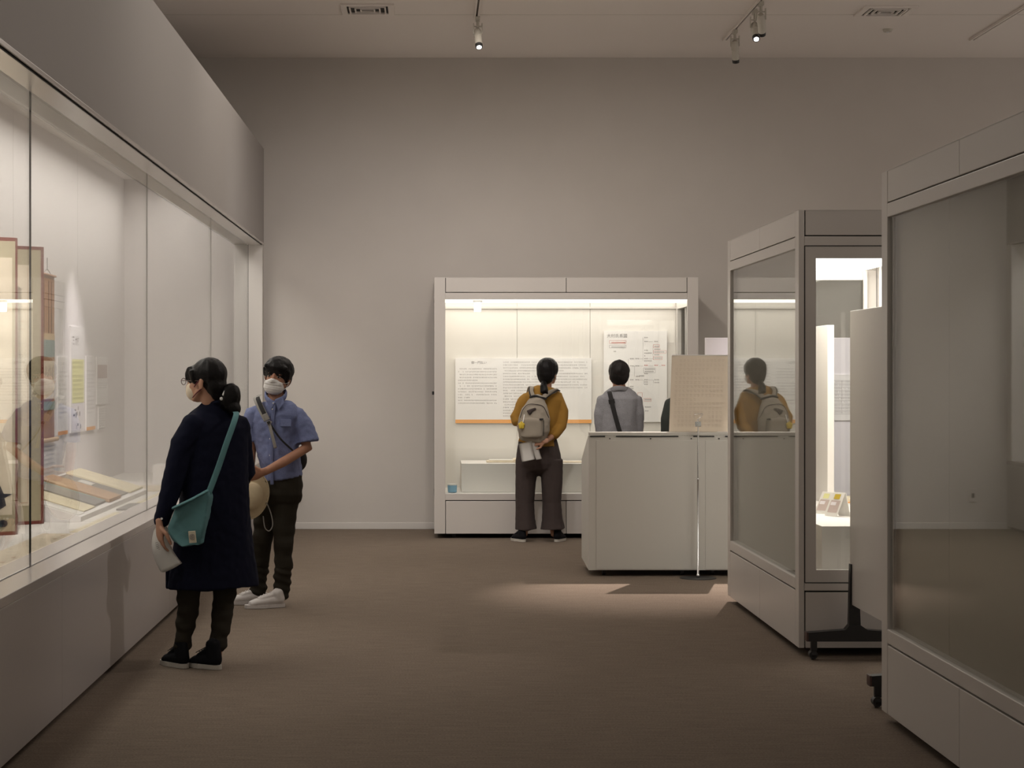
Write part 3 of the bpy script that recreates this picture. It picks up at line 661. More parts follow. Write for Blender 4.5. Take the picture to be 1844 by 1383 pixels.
# ------------------------------------------------------------------ desk cases, board, stand
def desk(x0, x1, label):
    t = thing('desk_display_case', ((x0 + x1) / 2, 14.2, 0), label, 'display case', 'low desk display cases')
    y0, y1 = 13.905, 14.56; zt, zlow = 1.062, .862
    MB().prism([V((x0, y0, .045)), V((x0, y1, .075)), V((x0, y1, zlow - .03)), V((x0, y0 + .05, 1.035)), V((x0, y0, 1.035))], (x1 - x0, 0, 0), 'desk').build('body', t)
    MB().box(x0 + .055, x1 - .001, y0 - .006, y0 - .0005, .05, 1.0, 'desk', .002).build('rear_panel', t)
    MB().box(x0 + .002, x1, y0 - .004, y0 + .06, 1.038, zt, 'desk', .004).build('top_frame', t)
    MB().prism([V((x0 + .03, y0 + .06, 1.042)), V((x0 + .03, y1, zlow - .02)), V((x0 + .03, y1, zlow - .008)), V((x0 + .03, y0 + .06, 1.056))], (x1 - x0 - .06, 0, 0), 'glass').build('sloped_glass', t)
    MB().box(x0 + .01, x0 + .12, y0 - .0065, y0, 1.026, 1.0345, 'black').box(x0 + .2, x1 - .14, y0 - .0065, y0, 1.026, 1.0345, 'black').box(x1 - .03, x1 - .001, y0 - .0065, y0, 1.026, 1.0345, 'black').build('slot', t)
    m_ = MB()
    for k in (.155, .455, .755): m_.tube([(x0 + k, y0 - .009, 1.014), (x0 + k, y0, 1.014)], .005, 'black', 8, dome=False)
    m_.build('screw', t)
    for x in (x0 + .12, x1 - .1):
        for y in (y0 + .1, y1 - .1): MB().tube([(x - .012, y, .024), (x + .012, y, .024)], .024, 'black', dome=False).box(x - .01, x + .01, y - .01, y + .01, .03, .07, 'black').build('caster', t)
desk(1.166, 1.966, 'low white desk display case standing left of the thin steel floor stand')
desk(1.970, 2.86, 'low white desk display case beside the middle glass case, carrying most of the beige board')
t = thing('display_board', (1.98, 14.0, 1.062), 'beige board leaning upright on the desk display cases', 'board')
a, b_, c_, d_ = V((1.765, 13.96, 1.063)), V((2.20, 13.96, 1.063)), V((2.20, 13.80, 1.625)), V((1.765, 13.80, 1.625))
MB().prism([a, b_, c_, d_], (0, .004, 0), 'beige').build('panel', t)
MB().prism([d_, c_, c_ + V((0, 0, .006)), d_ + V((0, 0, .006))], (0, .006, 0), 'board').build('top_edge', t)
tl = MB(); vv = (a - d_).normalized(); nn = u.cross(vv).normalized(); nn = nn if nn.y < 0 else -nn
tl.lines(d_, u, vv, nn, .03, .03, .37, 16, .033, .028, trans_mat('faint_show_through', (.59, .545, .475), .36), 21, (3, 9)); tl.build('show_through_text', t)
t = thing('sign_stand', (1.962, 13.77, 0), 'thin chrome floor stand with bent wire clip before the desk cases', 'stand')
sxp, syp = 1.952, 13.77
MB().tube([(sxp, syp, .001), (sxp, syp, .006)], [.135, .128], 'black', 32, dome=False).build('base', t, smooth=False)
MB().tube([(sxp, syp, .006), (sxp, syp, .03), (sxp, syp, .032), (sxp, syp, .72), (sxp, syp, .73)], [.012, .012, .008, .007, .009], 'chrome', 12, dome=False).build('lower_pole', t, smooth=True)
MB().tube([(sxp, syp, .73), (sxp, syp, 1.16)], [.004, .004], 'chrome', 10).build('upper_pole', t, smooth=True)
MB().box(sxp - .022, sxp + .022, syp - .008, syp + .008, 1.105, 1.145, 'chrome', .004).build('clamp', t)
MB().tube([(sxp, syp, 1.14), (sxp - .004, syp, 1.155), (sxp + .036, syp, 1.195), (sxp + .034, syp, 1.199), (sxp - .025, syp, 1.195)], .0022, 'chrome', 8).build('wire_clip', t, smooth=True)

# ------------------------------------------------------------------ mobile partition between the right cases
t = thing('mobile_partition', (2.21, 9.1, 0), 'white mobile partition on black feet between the two right glass cases', 'partition')
MB().box(2.20, 2.225, 8.36, 9.9, .287, 1.823, 'metal', .003).build('panel', t)
def foot(Y, k):
    zt, zb_ = .152, .098
    f = MB().prism([V((1.97, Y - .03, zb_)), V((2.47, Y - .03, zb_)), V((2.47, Y - .03, zt - .008)), V((2.28, Y - .03, zt + .006)), V((2.245, Y - .03, zt + .03)), V((2.185, Y - .03, zt + .03)), V((2.165, Y - .03, zt + .006)), V((1.97, Y - .03, zt - .008))], (0, .06, 0), 'black')
    f.box(1.962, 1.972, Y - .032, Y + .032, zb_, zt - .006, 'rust', .002).build('foot_bar', t)
    MB().prism([V((2.183, Y - .02, .14)), V((2.247, Y - .02, .14)), V((2.233, Y - .02, .50)), V((2.192, Y - .02, .50))], (0, .04, 0), 'black').build('leg', t) if k == 0 else MB().box(2.20, 2.24, Y - .02, Y + .02, .14, .5, 'black').build('leg', t)
    for x in (2.0, 2.43):
        MB().tube([(x - .01, Y, .028), (x + .012, Y, .028)], .026, 'black', 16, dome=False).tube([(x, Y - .022, .028), (x, Y + .022, .028)], .022, 'black', 16, dome=False).box(x - .012, x + .02, Y - .012, Y + .012, .045, .1, 'black', .003).build('caster', t)
foot(9.87, 0); foot(8.46, 1)


# ------------------------------------------------------------------ people
Z = V((0, 0, 1))
def frame(f, tilt=(0, 0, 1)):
    f = V(f).normalized(); u_ = V(tilt).normalized(); s_ = f.cross(u_).normalized(); f2 = u_.cross(s_).normalized(); return f2, s_, u_
def head_shapes(mb, C, f, up=(0, 0, 1), k=1.0, neck_to=None, m='skin', neck_r=.052):
    f, s_, u_ = frame(f, up); C = V(C)
    mb.ell(C + u_ * .02 * k - f * .008, s_ * .072 * k, f * .090 * k, u_ * .086 * k, m)
    mb.ell(C + f * .030 * k - u_ * .035 * k, s_ * .060 * k, f * .058 * k, u_ * .078 * k, m)
    mb.ell(C + f * .048 * k - u_ * .085 * k, s_ * .036 * k, f * .034 * k, u_ * .030 * k, m)
    for q in (-1, 1):
        mb.ell(C + f * .058 * k - u_ * .035 * k + s_ * q * .030, s_ * .022, f * .022, u_ * .024, m)             # cheeks
        mb.ell(C + f * .066 * k + u_ * .014 * k + s_ * q * .028, s_ * .026, f * .014, u_ * .009, m)             # brow ridge
        mb.tube([C + f * .012 - u_ * .055 * k + s_ * q * .056, C + f * .060 * k - u_ * .098 * k + s_ * q * .022], [.016, .014], m)
        e = C + s_ * q * .072 * k - f * .008 - u_ * .022 * k                                                   # ear
        mb.ell(e + s_ * q * .006 - f * .004, s_ * .007 + f * .003, f * .017, u_ * .030, m)
        mb.ell(e - u_ * .026 + s_ * q * .004 + f * .004, s_ * .006, f * .009, u_ * .010, m)
    mb.tube([C + f * .084 * k + u_ * .006, C + f * .096 * k - u_ * .018, C + f * .104 * k - u_ * .034], [.009, .011, .014], m)   # nose
    for q in (-1, 1): mb.ell(C + f * .094 * k - u_ * .037 + s_ * q * .011, s_ * .008, f * .010, u_ * .008, m)
    mb.ell(C + f * .084 * k - u_ * .062 * k, s_ * .024, f * .012, u_ * .007, m); mb.ell(C + f * .083 * k - u_ * .072 * k, s_ * .020, f * .012, u_ * .007, m)
    if neck_to is not None:
        mb.tube([C - u_ * .03 * k - f * .020, C - u_ * .09 * k - f * .018, V(neck_to)], [neck_r, neck_r * .95, neck_r * 1.15], m, 18)
    return f, s_, u_
def face_parts(C, f, up, parent, k=1.0):
    f, s_, u_ = frame(f, up); C = V(C)
    for q in (-1, 1):
        c = C + f * .073 * k + s_ * q * .031 - u_ * .006
        e = MB().ell(c, s_ * .0145, f * .010, u_ * .0075, 'eye').build('eye', parent, smooth=True)
        MB().ell(c + f * .0065, s_ * .0062, f * .0045, u_ * .0062, 'iris').build('iris', e, smooth=True)
        MB().tube([c + u_ * .006 - s_ * .017 + f * .004, c + u_ * .0095 + f * .0085, c + u_ * .005 + s_ * .017 + f * .004], .0024, 'hair', 8).build('eyelid', parent, smooth=True)
        MB().tube([c + u_ * .020 - s_ * .019 * 1 + f * .006, c + u_ * .024 + f * .009, c + u_ * .019 + s_ * .02 + f * .003], [.0028, .0042, .0028], 'hair', 8).build('eyebrow', parent, smooth=True)
def hand_shapes(mb, w_, d, n_, side_, curl=.5, k=1.0, m='skin', spread=0.04, thumb=.6):
    """w_ wrist, d direction to the fingers, n_ way the palm faces, side_ the thumb's side"""
    w_, d = V(w_), V(d).normalized(); l = V(side_); l = (l - d * l.dot(d)).normalized(); n0 = V(n_); n0 = (n0 - d * n0.dot(d) - l * n0.dot(l)).normalized()
    mb.tube([w_ - d * .02, w_ + d * .01, w_ + d * .045 * k, w_ + d * .082 * k], [(.026 * k, .019 * k), (.029 * k, .017 * k), (.039 * k, .015 * k), (.038 * k, .011 * k)], m, 16, side=l)
    mb.ell(w_ + d * .035 * k + l * .022 * k + n0 * .006, l * .016, n0 * .014, d * .026, m)
    for i, (ln, r_) in enumerate(((.068, .0082), (.076, .0085), (.070, .0082), (.055, .0072))):
        off = .028 - .0187 * i; p = w_ + d * .078 * k + l * off * k; a = curl * (.55 + .06 * i); dirx = d + l * (spread * (1.5 - i))
        pts = [p - d * .012, p]; ang = a * .6
        for fr in (.45, .30, .25):
            p = p + (dirx.normalized() * math.cos(ang) + n0 * math.sin(ang)) * ln * fr * k; pts.append(p); ang += a
        mb.tube(pts, [r_ * 1.05 * k, r_ * 1.08 * k, r_ * k, r_ * .93 * k, r_ * .80 * k], m, 10)
    t0 = w_ + d * .022 * k + l * .026 * k; td = (d * .65 + l * .75 + n0 * .3).normalized(); t1 = t0 + td * .040 * k
    t2 = t1 + (d * .95 + l * .2 + n0 * thumb).normalized() * .032 * k; t3 = t2 + (d * 1.0 - l * .05 + n0 * thumb * 1.2).normalized() * .026 * k
    mb.tube([t0, t1, t2, t3], [.0125 * k, .0110 * k, .0102 * k, .0085 * k], m, 10)
def shoe(name, heel, toe_dir, ln, m, sole, parent, high=.0, k=1.0, lab=None):
    h = V((heel[0], heel[1], 0)); d = V((*toe_dir, 0)).normalized(); s_ = V((-d.y, d.x, 0))
    up = MB(); base = .022
    up.tube([h + d * .034 + Z * (base + .028), h + d * ln * .40 + Z * (base + .022), h + d * ln * .72 + Z * (base + .012), h + d * (ln - .045) + Z * (base + .006)], [(.033 * k, .036), (.037 * k, .034), (.045 * k, .028), (.038 * k, .022)], m, 16, side=s_)
    up.tube([h + d * .045 + Z * .05, h + d * .055 + Z * (.09 + high)], [(.034, .044), (.034, .042)], m, 16, side=s_)
    up.tube([h + d * .07 + Z * (.085 + high * .5), h + d * ln * .62 + Z * .062], [(.026, .02), (.028, .014)], m, 14, side=s_)
    o_ = up.blend(name, m, parent, .0045, 5)
    if lab: o_['label'] = lab
    so = MB(); N = 28; ring = []
    for i in range(N):
        a = 2 * math.pi * i / N; x = math.cos(a); y_ = math.sin(a); wd = .046 * k if x > 0 else .036 * k
        ring.append(h + d * (ln / 2 + x * ln / 2) + s_ * (math.copysign(abs(y_) ** .75, y_) * wd) + Z * .002)
    so.prism(ring, (0, 0, base), sole); so.build('sole', o_)
    lc = MB()
    for i in range(5):
        c = h + d * (ln * (.38 + .075 * i)) + Z * (.103 + high * .3 - .0085 * i)
        lc.tube([c - s_ * .016 - Z * .003, c + Z * .002, c + s_ * .016 - Z * .003], .0022, sole if m == 'shoew' else 'blackweb', 6)
    lc.build('laces', o_)
    return o_
def band(name, pts, wd, th, m, parent, side=None, local=False, closed=False):
    """flat strap along pts: wd across, th thick"""
    pts = [V(p) for p in pts]
    return MB().tube(pts, [(wd / 2, th / 2)] * len(pts), m, 12, side=side, dome=False, closed=closed).build(name, parent, smooth=True)
def smooth_pts(pts, n=6):
    pts = [V(p) for p in pts]; out = []
    for i in range(len(pts) - 1):
        p0, p1, p2, p3 = pts[max(i - 1, 0)], pts[i], pts[i + 1], pts[min(i + 2, len(pts) - 1)]
        for j in range(n):
            t = j / n; out.append(.5 * ((2 * p1) + (p2 - p0) * t + (2 * p0 - 5 * p1 + 4 * p2 - p3) * t * t + (3 * p1 - p0 - 3 * p2 + p3) * t ** 3))
    out.append(pts[-1]); return out
def coons(name, top, bot, sidebow, bulge, m, parent, nr=14, thick=.0012):
    top, bot = smooth_pts(top, 4), smooth_pts(bot, 4); n = len(top); bm = bmesh.new(); rows = []
    for j in range(nr + 1):
        t = j / nr; r = []
        for i in range(n):
            q = i / (n - 1); p = top[i].lerp(bot[i], t) + V(sidebow) * math.sin(math.pi * t) + V(bulge) * math.sin(math.pi * t) * math.sin(math.pi * q)
            r.append(bm.verts.new(p))
        rows.append(r)
    for j in range(nr):
        for i in range(n - 1): bm.faces.new([rows[j][i], rows[j + 1][i], rows[j + 1][i + 1], rows[j][i + 1]])
    bmesh.ops.solidify(bm, geom=bm.faces[:], thickness=thick)
    for f in bm.faces: f.smooth = True
    me = bpy.data.meshes.new(name); bm.to_mesh(me); bm.free(); me.materials.append(M[m])
    o_ = bpy.data.objects.new(name, me); COL.objects.link(o_); o_.parent = parent; o_.matrix_parent_inverse = world_inv(parent); return o_
def paper_sheet(name, O, u_, v_, wd, ht, curl, m, parent=None, axis='v', bend=1.0, n_=None):
    """thin sheet with real thickness that bends by `curl` radians along v"""
    O, u_, v_ = V(O), V(u_).normalized(), V(v_).normalized(); nn = u_.cross(v_).normalized() if n_ is None else V(n_)
    N = 14; bm = bmesh.new(); rows = []
    p = O.copy(); ang = -curl * .5 * bend
    for j in range(N + 1):
        rows.append([bm.verts.new(p + u_ * wd * i / 4) for i in range(5)])
        ang += curl / N; p = p + (v_ * math.cos(ang) + nn * math.sin(ang)) * ht / N
    for j in range(N):
        for i in range(4): bm.faces.new([rows[j][i], rows[j + 1][i], rows[j + 1][i + 1], rows[j][i + 1]])
    bmesh.ops.solidify(bm, geom=bm.faces[:], thickness=.0012)
    for f in bm.faces: f.smooth = True
    me = bpy.data.meshes.new(name); bm.to_mesh(me); bm.free(); me.materials.append(M[m])
    o_ = bpy.data.objects.new(name, me); COL.objects.link(o_)
    if parent: o_.parent = parent; o_.matrix_parent_inverse = world_inv(parent)
    return o_

# ---------- woman in the navy coat -----------------------------------------------------------
Yn = 9.66
def P(px, py, d=0): return W(px, py, Yn + d)
root = P(362, 1200); root.z = 0
wn = thing('person', root, 'person in a long navy coat with a ponytail and glasses, looking into the wall case', 'person')
hf = V((-.93, .37, 0)); HC = P(371, 684)
b = MB()
f_, s_, u_ = head_shapes(b, HC, hf, (-.02, 0, 1), 1.0, P(386, 738, .02), 'skin', .047)
bf = V((-.6, .8, 0)); bs = V((.8, .6, 0))
b.tube([P(386, 742, .02), P(386, 775, .02), P(388, 850), P(388, 920), P(385, 985)], [(.06, .05), (.13, .07), (.12, .08), (.12, .08), (.12, .08)], 'skin', 20, side=bs)
LS, LE, LW = P(348, 770, -.09), P(312, 862, -.15), P(291, 938, -.16)
b.tube([LS, LE, LW, LW + V((-.002, 0, -.02))], [.035, .032, .026, .025], 'skin')
hand_shapes(b, P(287, 944, -.185), V((.05, .0, -1)), V((.75, .6, -.1)), V((.5, -.85, 0)), .6, .98, 'skin', .03, .35)
RS, RE, RW = P(432, 764, .08), P(440, 850, .16), P(405, 905, .30)
b.tube([RS, RE, RW], [.035, .032, .027], 'skin'); hand_shapes(b, RW, V((-.9, .3, -.3)), V((0, -.2, 1)), V((0, 1, 0)), .8, .95)
for (hx, kx, ax, d0, d1) in ((352, 337, 329, -.06, -.05), (412, 402, 391, .06, -.06)):
    b.tube([P(hx, 960, d0), P(kx + 2, 1070, d0), P(ax, 1172, d1), P(ax - 2, 1190, d1)], [.055, .038, .028, .027], 'skin')
b.blend('body', 'skin', wn, .0052, 4)
# trousers
tr = MB()
tr.tube([P(386, 900), P(384, 985)], [(.15, .11), (.155, .11)], 'olive', 20, side=bs)
tr.tube([P(352, 970, -.06), P(340, 1065, -.06), P(338, 1100, -.055), P(333, 1135, -.05), P(329, 1160, -.05)], [.085, .062, .056, .046, .043], 'olive', 18)
tr.tube([P(412, 970, .06), P(404, 1065, .0), P(401, 1100, -.02), P(397, 1135, -.05), P(392, 1162, -.06)], [.088, .062, .056, .047, .045], 'olive', 18)
tr.blend('trousers', 'olive', wn, .006, 3, lambda c: (noise.noise(V((c.x * 12, c.y * 12, c.z * 26))) * .009 if c.z < .5 else 0) + math.sin(c.z * 190) * .003 * max(0, 1 - c.z / .22))
# coat
ct = MB()
ct.tube([P(384, 727, .0), P(384, 745, .01), P(386, 772, .01), P(388, 850), P(387, 930), P(385, 1000), P(385, 1056)],
        [(.062, .062), (.135, .095), (.186, .122), (.180, .135), (.195, .150), (.222, .165), (.243, .178)], 'navy', 28, side=bs, dome=False)
ct.tube([P(349, 768, -.09), P(328, 800, -.12), P(313, 862, -.14), P(302, 905, -.155), P(292, 938, -.16)], [.066, .066, .060, .050, .043], 'navy', 18)
ct.tube([P(425, 768, .07), P(440, 850, .14), P(412, 900, .28)], [.07, .064, .05], 'navy', 18)
ct.tube([P(337, 754, .0), P(350, 741, .03), P(370, 727, .02), P(394, 724, -.04), P(414, 730, -.02), P(418, 745, .08)], [(.012, .030), (.014, .034), (.016, .036), (.017, .036), (.016, .034), (.012, .03)], 'navy', 14, side=(0, 0, 1))
ct.tube([P(335, 751, .0), P(345, 765, .0)], [(.02, .008), (.028, .01)], 'navy', 12)
ct.blend('coat', 'navy', wn, .0065, 4, folds(.016, 7, 1.4, 3, .003, 30))
MB().box(-.065, .065, -.012, .012, -.075, .04, 'navy', .008, Matrix.Translation(P(321, 1034, .16)) @ Matrix.Rotation(.2, 4, 'Z')).build('coat_front', wn)
MB().tube([P(291, 934, -.208), P(291, 934, -.200)], .006, 'white', 12, dome=False).build('cuff_button', wn)
# hair
hr = MB()
hr.ell(HC + u_ * .030 - f_ * .022, s_ * .084, f_ * .094, u_ * .086, 'hair')
hr.ell(HC + u_ * .022 + f_ * .050, s_ * .066, f_ * .046, u_ * .060, 'hair')
hr.ell(HC - u_ * .030 - f_ * .058, s_ * .070, f_ * .052, u_ * .062, 'hair')
hr.ell(HC - u_ * .070 - f_ * .070, s_ * .045, f_ * .034, u_ * .045, 'hair')
for q in (-1, 1): hr.tube([HC + f_ * .052 + s_ * q * .058 + u_ * .04, HC + f_ * .038 + s_ * q * .068 - u_ * .004, HC + f_ * .026 + s_ * q * .070 - u_ * .014], [(.016, .03), (.010, .024), (.006, .018)], 'hair', 12)
for k in range(5): hr.tube([HC + f_ * (.070 + .0) + s_ * (.022 * k - .045) + u_ * .055, HC + f_ * .086 + s_ * (.022 * k - .045) + u_ * .030, HC + f_ * .090 + s_ * (.02 * k - .042) + u_ * .002], [.018, .013, .008], 'hair', 8)
hr.blend('hair', 'hair', wn, .006, 14, folds(.003, 60, 8, 1))
pt_ = MB()
pt_.ell(P(413, 716, -.03), (.056, 0, -.012), (0, .052, 0), (.018, 0, .074), 'hair'); pt_.ell(P(403, 703, -.01), (.03, 0, -.02), (0, .03, 0), (.02, 0, .03), 'hair'); pt_.ell(P(418, 732, -.04), (.042, 0, 0), (0, .038, 0), (-.012, 0, .045), 'hair')
pt_.blend('ponytail', 'hair', wn, .005, 4, folds(.004, 60, 14, 5))
MB().tube([P(402, 711, -.072), P(405, 704, -.068)], .0055, 'white', 10).ell(P(399, 718, -.070), (.010, 0, 0), (0, .006, 0), (0, 0, .009), 'white').build('hair_clip', wn, smooth=True)
# mask, glasses
mk = MB(); mk.ell(HC + f_ * .062 - u_ * .058, s_ * .052, f_ * .050, u_ * .052, 'maskc'); mk.ell(HC + f_ * .082 - u_ * .040, s_ * .024, f_ * .034, u_ * .028, 'maskc')
mko = mk.blend('face_mask', 'maskc', wn, .004, 3)
for a_, c_ in (((.030, -.034), (-.006, -.002)), ((.040, -.088), (-.014, -.046))):
    MB().tube([HC + f_ * a_[0] - s_ * .070 + u_ * a_[1], HC - s_ * .083 + f_ * (a_[0] + c_[0]) / 2 + u_ * (a_[1] + c_[1]) / 2, HC - s_ * .079 + f_ * c_[0] + u_ * c_[1]], .0028, 'cord', 8).build('ear_loop', mko, smooth=True)
gl_ = thing_g = MB()
for q in (-1, 1):
    c = HC + f_ * .112 + s_ * q * .033 - u_ * .006
    gl_.tube([c + s_ * .024 * math.cos(a) + u_ * .017 * math.sin(a) for a in [k * math.pi / 8 for k in range(16)]], .0019, 'frame', 6, closed=True)
    gl_.tube([c + s_ * q * .026 + u_ * .006, HC + f_ * .09 + s_ * q * .070 - u_ * .002, HC + f_ * .0 + s_ * q * .078 - u_ * .004], .0018, 'frame', 6)
gl_.tube([HC + f_ * .112 - s_ * .01, HC + f_ * .116, HC + f_ * .112 + s_ * .01], .0017, 'frame', 6)
gl_.build('glasses', wn, smooth=True)
shoe('shoe', (P(341, 1198).x, Yn - .10), (-.62, .78), .235, 'shoeb', 'solew', wn, .035, 1.0, 'black high-top canvas shoe with off-white sole')
shoe('shoe', (P(403, 1203).x, Yn - .14), (-.78, .62), .235, 'shoeb', 'solew', wn, .035, 1.0, 'black high-top canvas shoe with off-white sole')
# her shoulder bag
bg = thing('shoulder_bag', P(335, 950, -.24), 'teal canvas shoulder bag with cream patch worn by the person in the navy coat', 'bag')
pts = [(313, 917), (345, 899), (374, 884), (377, 895), (370, 935), (362, 980), (356, 983), (345, 982), (327, 987), (312, 975), (303, 958), (301, 950)]
bm_ = MB(); bm_.prism([P(x, y, -.27 + (.05 if x < 320 else 0)) for x, y in pts], (.01, .085, 0), 'tealbag')
bm_.blend('bag_body', 'tealbag', bg, .006, 8, folds(.009, 9, 11, 2, .002, 40))
bm_ = MB(); bm_.tube([P(313, 915, -.23), P(345, 900, -.235), P(374, 884, -.225)], [(.009, .05)] * 3, 'tealbag', 12, side=(0, 0, 1)); bm_.blend('bag_rim', 'tealbag', bg, .005, 3)
band('strap', smooth_pts([P(375, 890, -.232), P(392, 845, -.215), P(408, 798, -.20), P(424, 752, -.155), P(423, 741, -.05), P(405, 738, .1), P(370, 770, .2)]), .030, .005, 'tealbag', bg, side=(1, 0, 0))
pcO = P(339, 957, -.295); pu = V((.98, .0, .06)).normalized(); pv = V((.10, 0, -1)).normalized()
pc = MB(); T = Matrix(((*pu, 0), (0, 1, 0, 0), (*(-pv), 0), (0, 0, 0, 1))).transposed(); T.translation = pcO
pc.box(0, .034, -.003, .016, -.058, 0, 'patch', .001, T); po = pc.build('patch', bg)
rg = MB(); cc = pcO + pu * .017 + pv * .028 + V((0, -.0045, 0))
rg.tube([cc + pu * .012 * math.cos(a) + pv * .014 * math.sin(a) for a in [k * math.pi / 10 for k in range(20)]], .0013, 'ink', 6, closed=True)
rg.tube([cc - pu * .005 + pv * .008, cc - pu * .003 - pv * .004, cc + pu * .003 - pv * .008], .0018, 'ink', 6).tube([cc + pu * .001 + pv * .008, cc + pu * .005 - pv * .0], .0016, 'ink', 6).build('emblem', po)
# rolled leaflet in her hand
lf = thing('leaflet', P(300, 985, -.1), 'white leaflet hanging curled from the hand of the person in the navy coat', 'leaflet')
coons('sheet', [P(277, 952, -.125), P(286, 945, -.135), P(296, 944, -.14), P(305, 956, -.15)], [P(286, 1024, -.17), P(293, 1031, -.20), P(311, 1024, -.21), P(328, 1014, -.19)], (-.022, 0, 0), (-.01, -.03, 0), 'paper', lf)
ll = MB()
for k in range(12): ll.tube([P(280 + k * .8, 978 + k * 3.2, -.203), P(284 + k * .8, 976.5 + k * 3.2, -.206)], .0011, 'ink', 5)
ll.build('printed_lines', lf)

# ---------- boy in the blue shirt ------------------------------------------------------------
Yb = 12.1
def B(px, py, d=0): return W(px, py, Yb + d)
root = B(492, 1090); root.z = 0
by = thing('person', root, 'person in a light blue short-sleeved shirt and white mask, facing the viewer', 'person')
hf = V((-.22, -1, -.02)); up = V((.16, 0, 1)); HC = B(500, 677)
b = MB(); f_, s_, u_ = head_shapes(b, HC, hf, up, 1.0, B(496, 722, .0), 'skin2', .050)
bf = V((-.35, -.94, 0)); bs = V((.94, -.35, 0))
b.tube([B(495, 724), B(496, 745), B(497, 800), B(505, 850), B(508, 880)], [(.06, .05), (.13, .06), (.11, .07), (.11, .07), (.11, .07)], 'skin2', 20, side=bs)
b.tube([B(536, 748, -.02), B(553, 806, -.05), B(510, 832, -.20), B(478, 849, -.26)], [.034, .036, .031, .024], 'skin2', 16)
hand_shapes(b, B(474, 850, -.265), V((-.9, -.1, -.30)), V((-.1, .8, -.7)), V((-.2, -.4, .75)), 1.0, 1.0, 'skin2', .02, .4)
b.tube([B(455, 748, .02), B(452, 810, .04), B(449, 868, -.06)], [.032, .034, .026], 'skin2', 16)
hand_shapes(b, B(449, 872, -.07), V((.1, -.3, -1)), V((.9, .3, 0)), V((0, -1, 0)), .7, 1.0, 'skin2')
b.tube([B(513, 880), B(511, 975, -.01), B(507, 1052, .02), B(505, 1070, .02)], [.055, .036, .028, .026], 'skin2'); b.tube([B(484, 880, .05), B(472, 975, .06), B(465, 1050, .16), B(464, 1066, .16)], [.055, .036, .028, .026], 'skin2')
b.blend('body', 'skin2', by, .0052, 4)
face_parts(HC, hf, up, by)
hr = MB()
hr.ell(HC + u_ * .040 - f_ * .012, s_ * .098, f_ * .104, u_ * .090, 'hair'); hr.ell(HC + u_ * .052 + f_ * .040, s_ * .080, f_ * .055, u_ * .040, 'hair')
hr.ell(HC - f_ * .045 - u_ * .01, s_ * .086, f_ * .062, u_ * .075, 'hair')
for q in (-1, 1): hr.tube([HC + s_ * q * .082 + u_ * .035 + f_ * .01, HC + s_ * q * .081 - u_ * .008 + f_ * .012], [(.014, .05), (.008, .03)], 'hair', 12, side=s_)
for k in range(8): hr.tube([HC + f_ * .070 + s_ * (.0185 * k - .0648) + u_ * .055, HC + f_ * (.094 - .0028 * abs(k - 3.5) ** 2) + s_ * (.0185 * k - .0648) + u_ * .048, HC + f_ * (.087 - .0028 * abs(k - 3.5) ** 2) + s_ * (.0185 * k - .0648) + u_ * (.036 + .003 * ((k * 7) % 3))], [.017, .010, .005], 'hair', 8)
hr.blend('hair', 'hair', by, .0055, 12, folds(.003, 60, 16, 8))
mk = MB(); mk.ell(HC + f_ * .048 - u_ * .074, s_ * .067, f_ * .056, u_ * .050, 'maskw'); mk.ell(HC + f_ * .060 - u_ * .052, s_ * .062, f_ * .048, u_ * .030, 'maskw'); mk.ell(HC + f_ * .076 - u_ * .038, s_ * .040, f_ * .038, u_ * .018, 'maskw'); mk.ell(HC + f_ * .098 - u_ * .034, s_ * .022, f_ * .022, u_ * .018, 'maskw')
mko = mk.blend('face_mask', 'maskw', by, .0035, 3, lambda c: math.sin((c - HC).dot(u_) * 420) * .0005)
for q in (-1, 1):
    for a_ in (-.040, -.092):
        MB().tube([HC + f_ * .052 + s_ * q * .056 + u_ * a_, HC + f_ * .02 + s_ * q * .074 + u_ * (a_ * .6 - .014), HC + f_ * .004 + s_ * q * .084 - u_ * .026], .0016, 'maskw', 6).build('ear_loop', mko, smooth=True)
sh = MB()
sh.tube([B(495, 722, .0), B(495, 731), B(496, 748), B(497, 790), B(505, 840), B(509, 862)], [(.080, .07), (.140, .088), (.172, .105), (.150, .118), (.130, .122), (.130, .120)], 'shirt', 26, side=bs, dome=False)
sh.tube([B(524, 746, -.01), B(536, 748, -.02), B(546, 765, -.03), B(553, 797, -.045)], [.060, .062, .067, .074], 'shirt', 18, dome='start')
sh.tube([B(468, 745, .02), B(458, 747, .02), B(451, 767, .03), B(453, 795, .03)], [.058, .060, .062, .068], 'shirt', 18, dome='start')
sh.blend('shirt', 'shirt', by, .006, 3, lambda c: noise.noise(V((c.x * 9 + c.z * 5, c.y * 6, c.z * 5 - c.x * 6))) * .017 + noise.noise(c * 34) * .004)
cl = MB()
cl.tube(smooth_pts([B(487, 724, -.105), B(479, 716, -.06), B(480, 707, .01), B(497, 704, .06), B(514, 706, .01), B(512, 716, -.06), B(497, 724, -.105)], 4), [(.018, .007)] * 25, 'shirt', 10, side=(0, 0, 1))
cl.build('collar', by, smooth=True)
MB().prism([B(488, 719, -.112), B(496, 724, -.122), B(487, 738, -.118), B(480, 722, -.105)], (0, .006, 0), 'shirt').prism([B(496, 724, -.122), B(509, 716, -.105), B(512, 724, -.112), B(501, 739, -.124)], (0, .006, 0), 'shirt').build('collar_point', by)
pk = MB()
for a_, c_ in ((722, 862),):
    pk.tube([B(494.5, 726, -.115), B(492, 745, -.118), B(489, 790, -.135), B(489, 840, -.135), B(490, 872, -.13)], [(.011, .0025)] * 5, 'shirt', 8, side=(1, 0, 0))
pk.build('button_placket', by, smooth=True)
bt = MB()
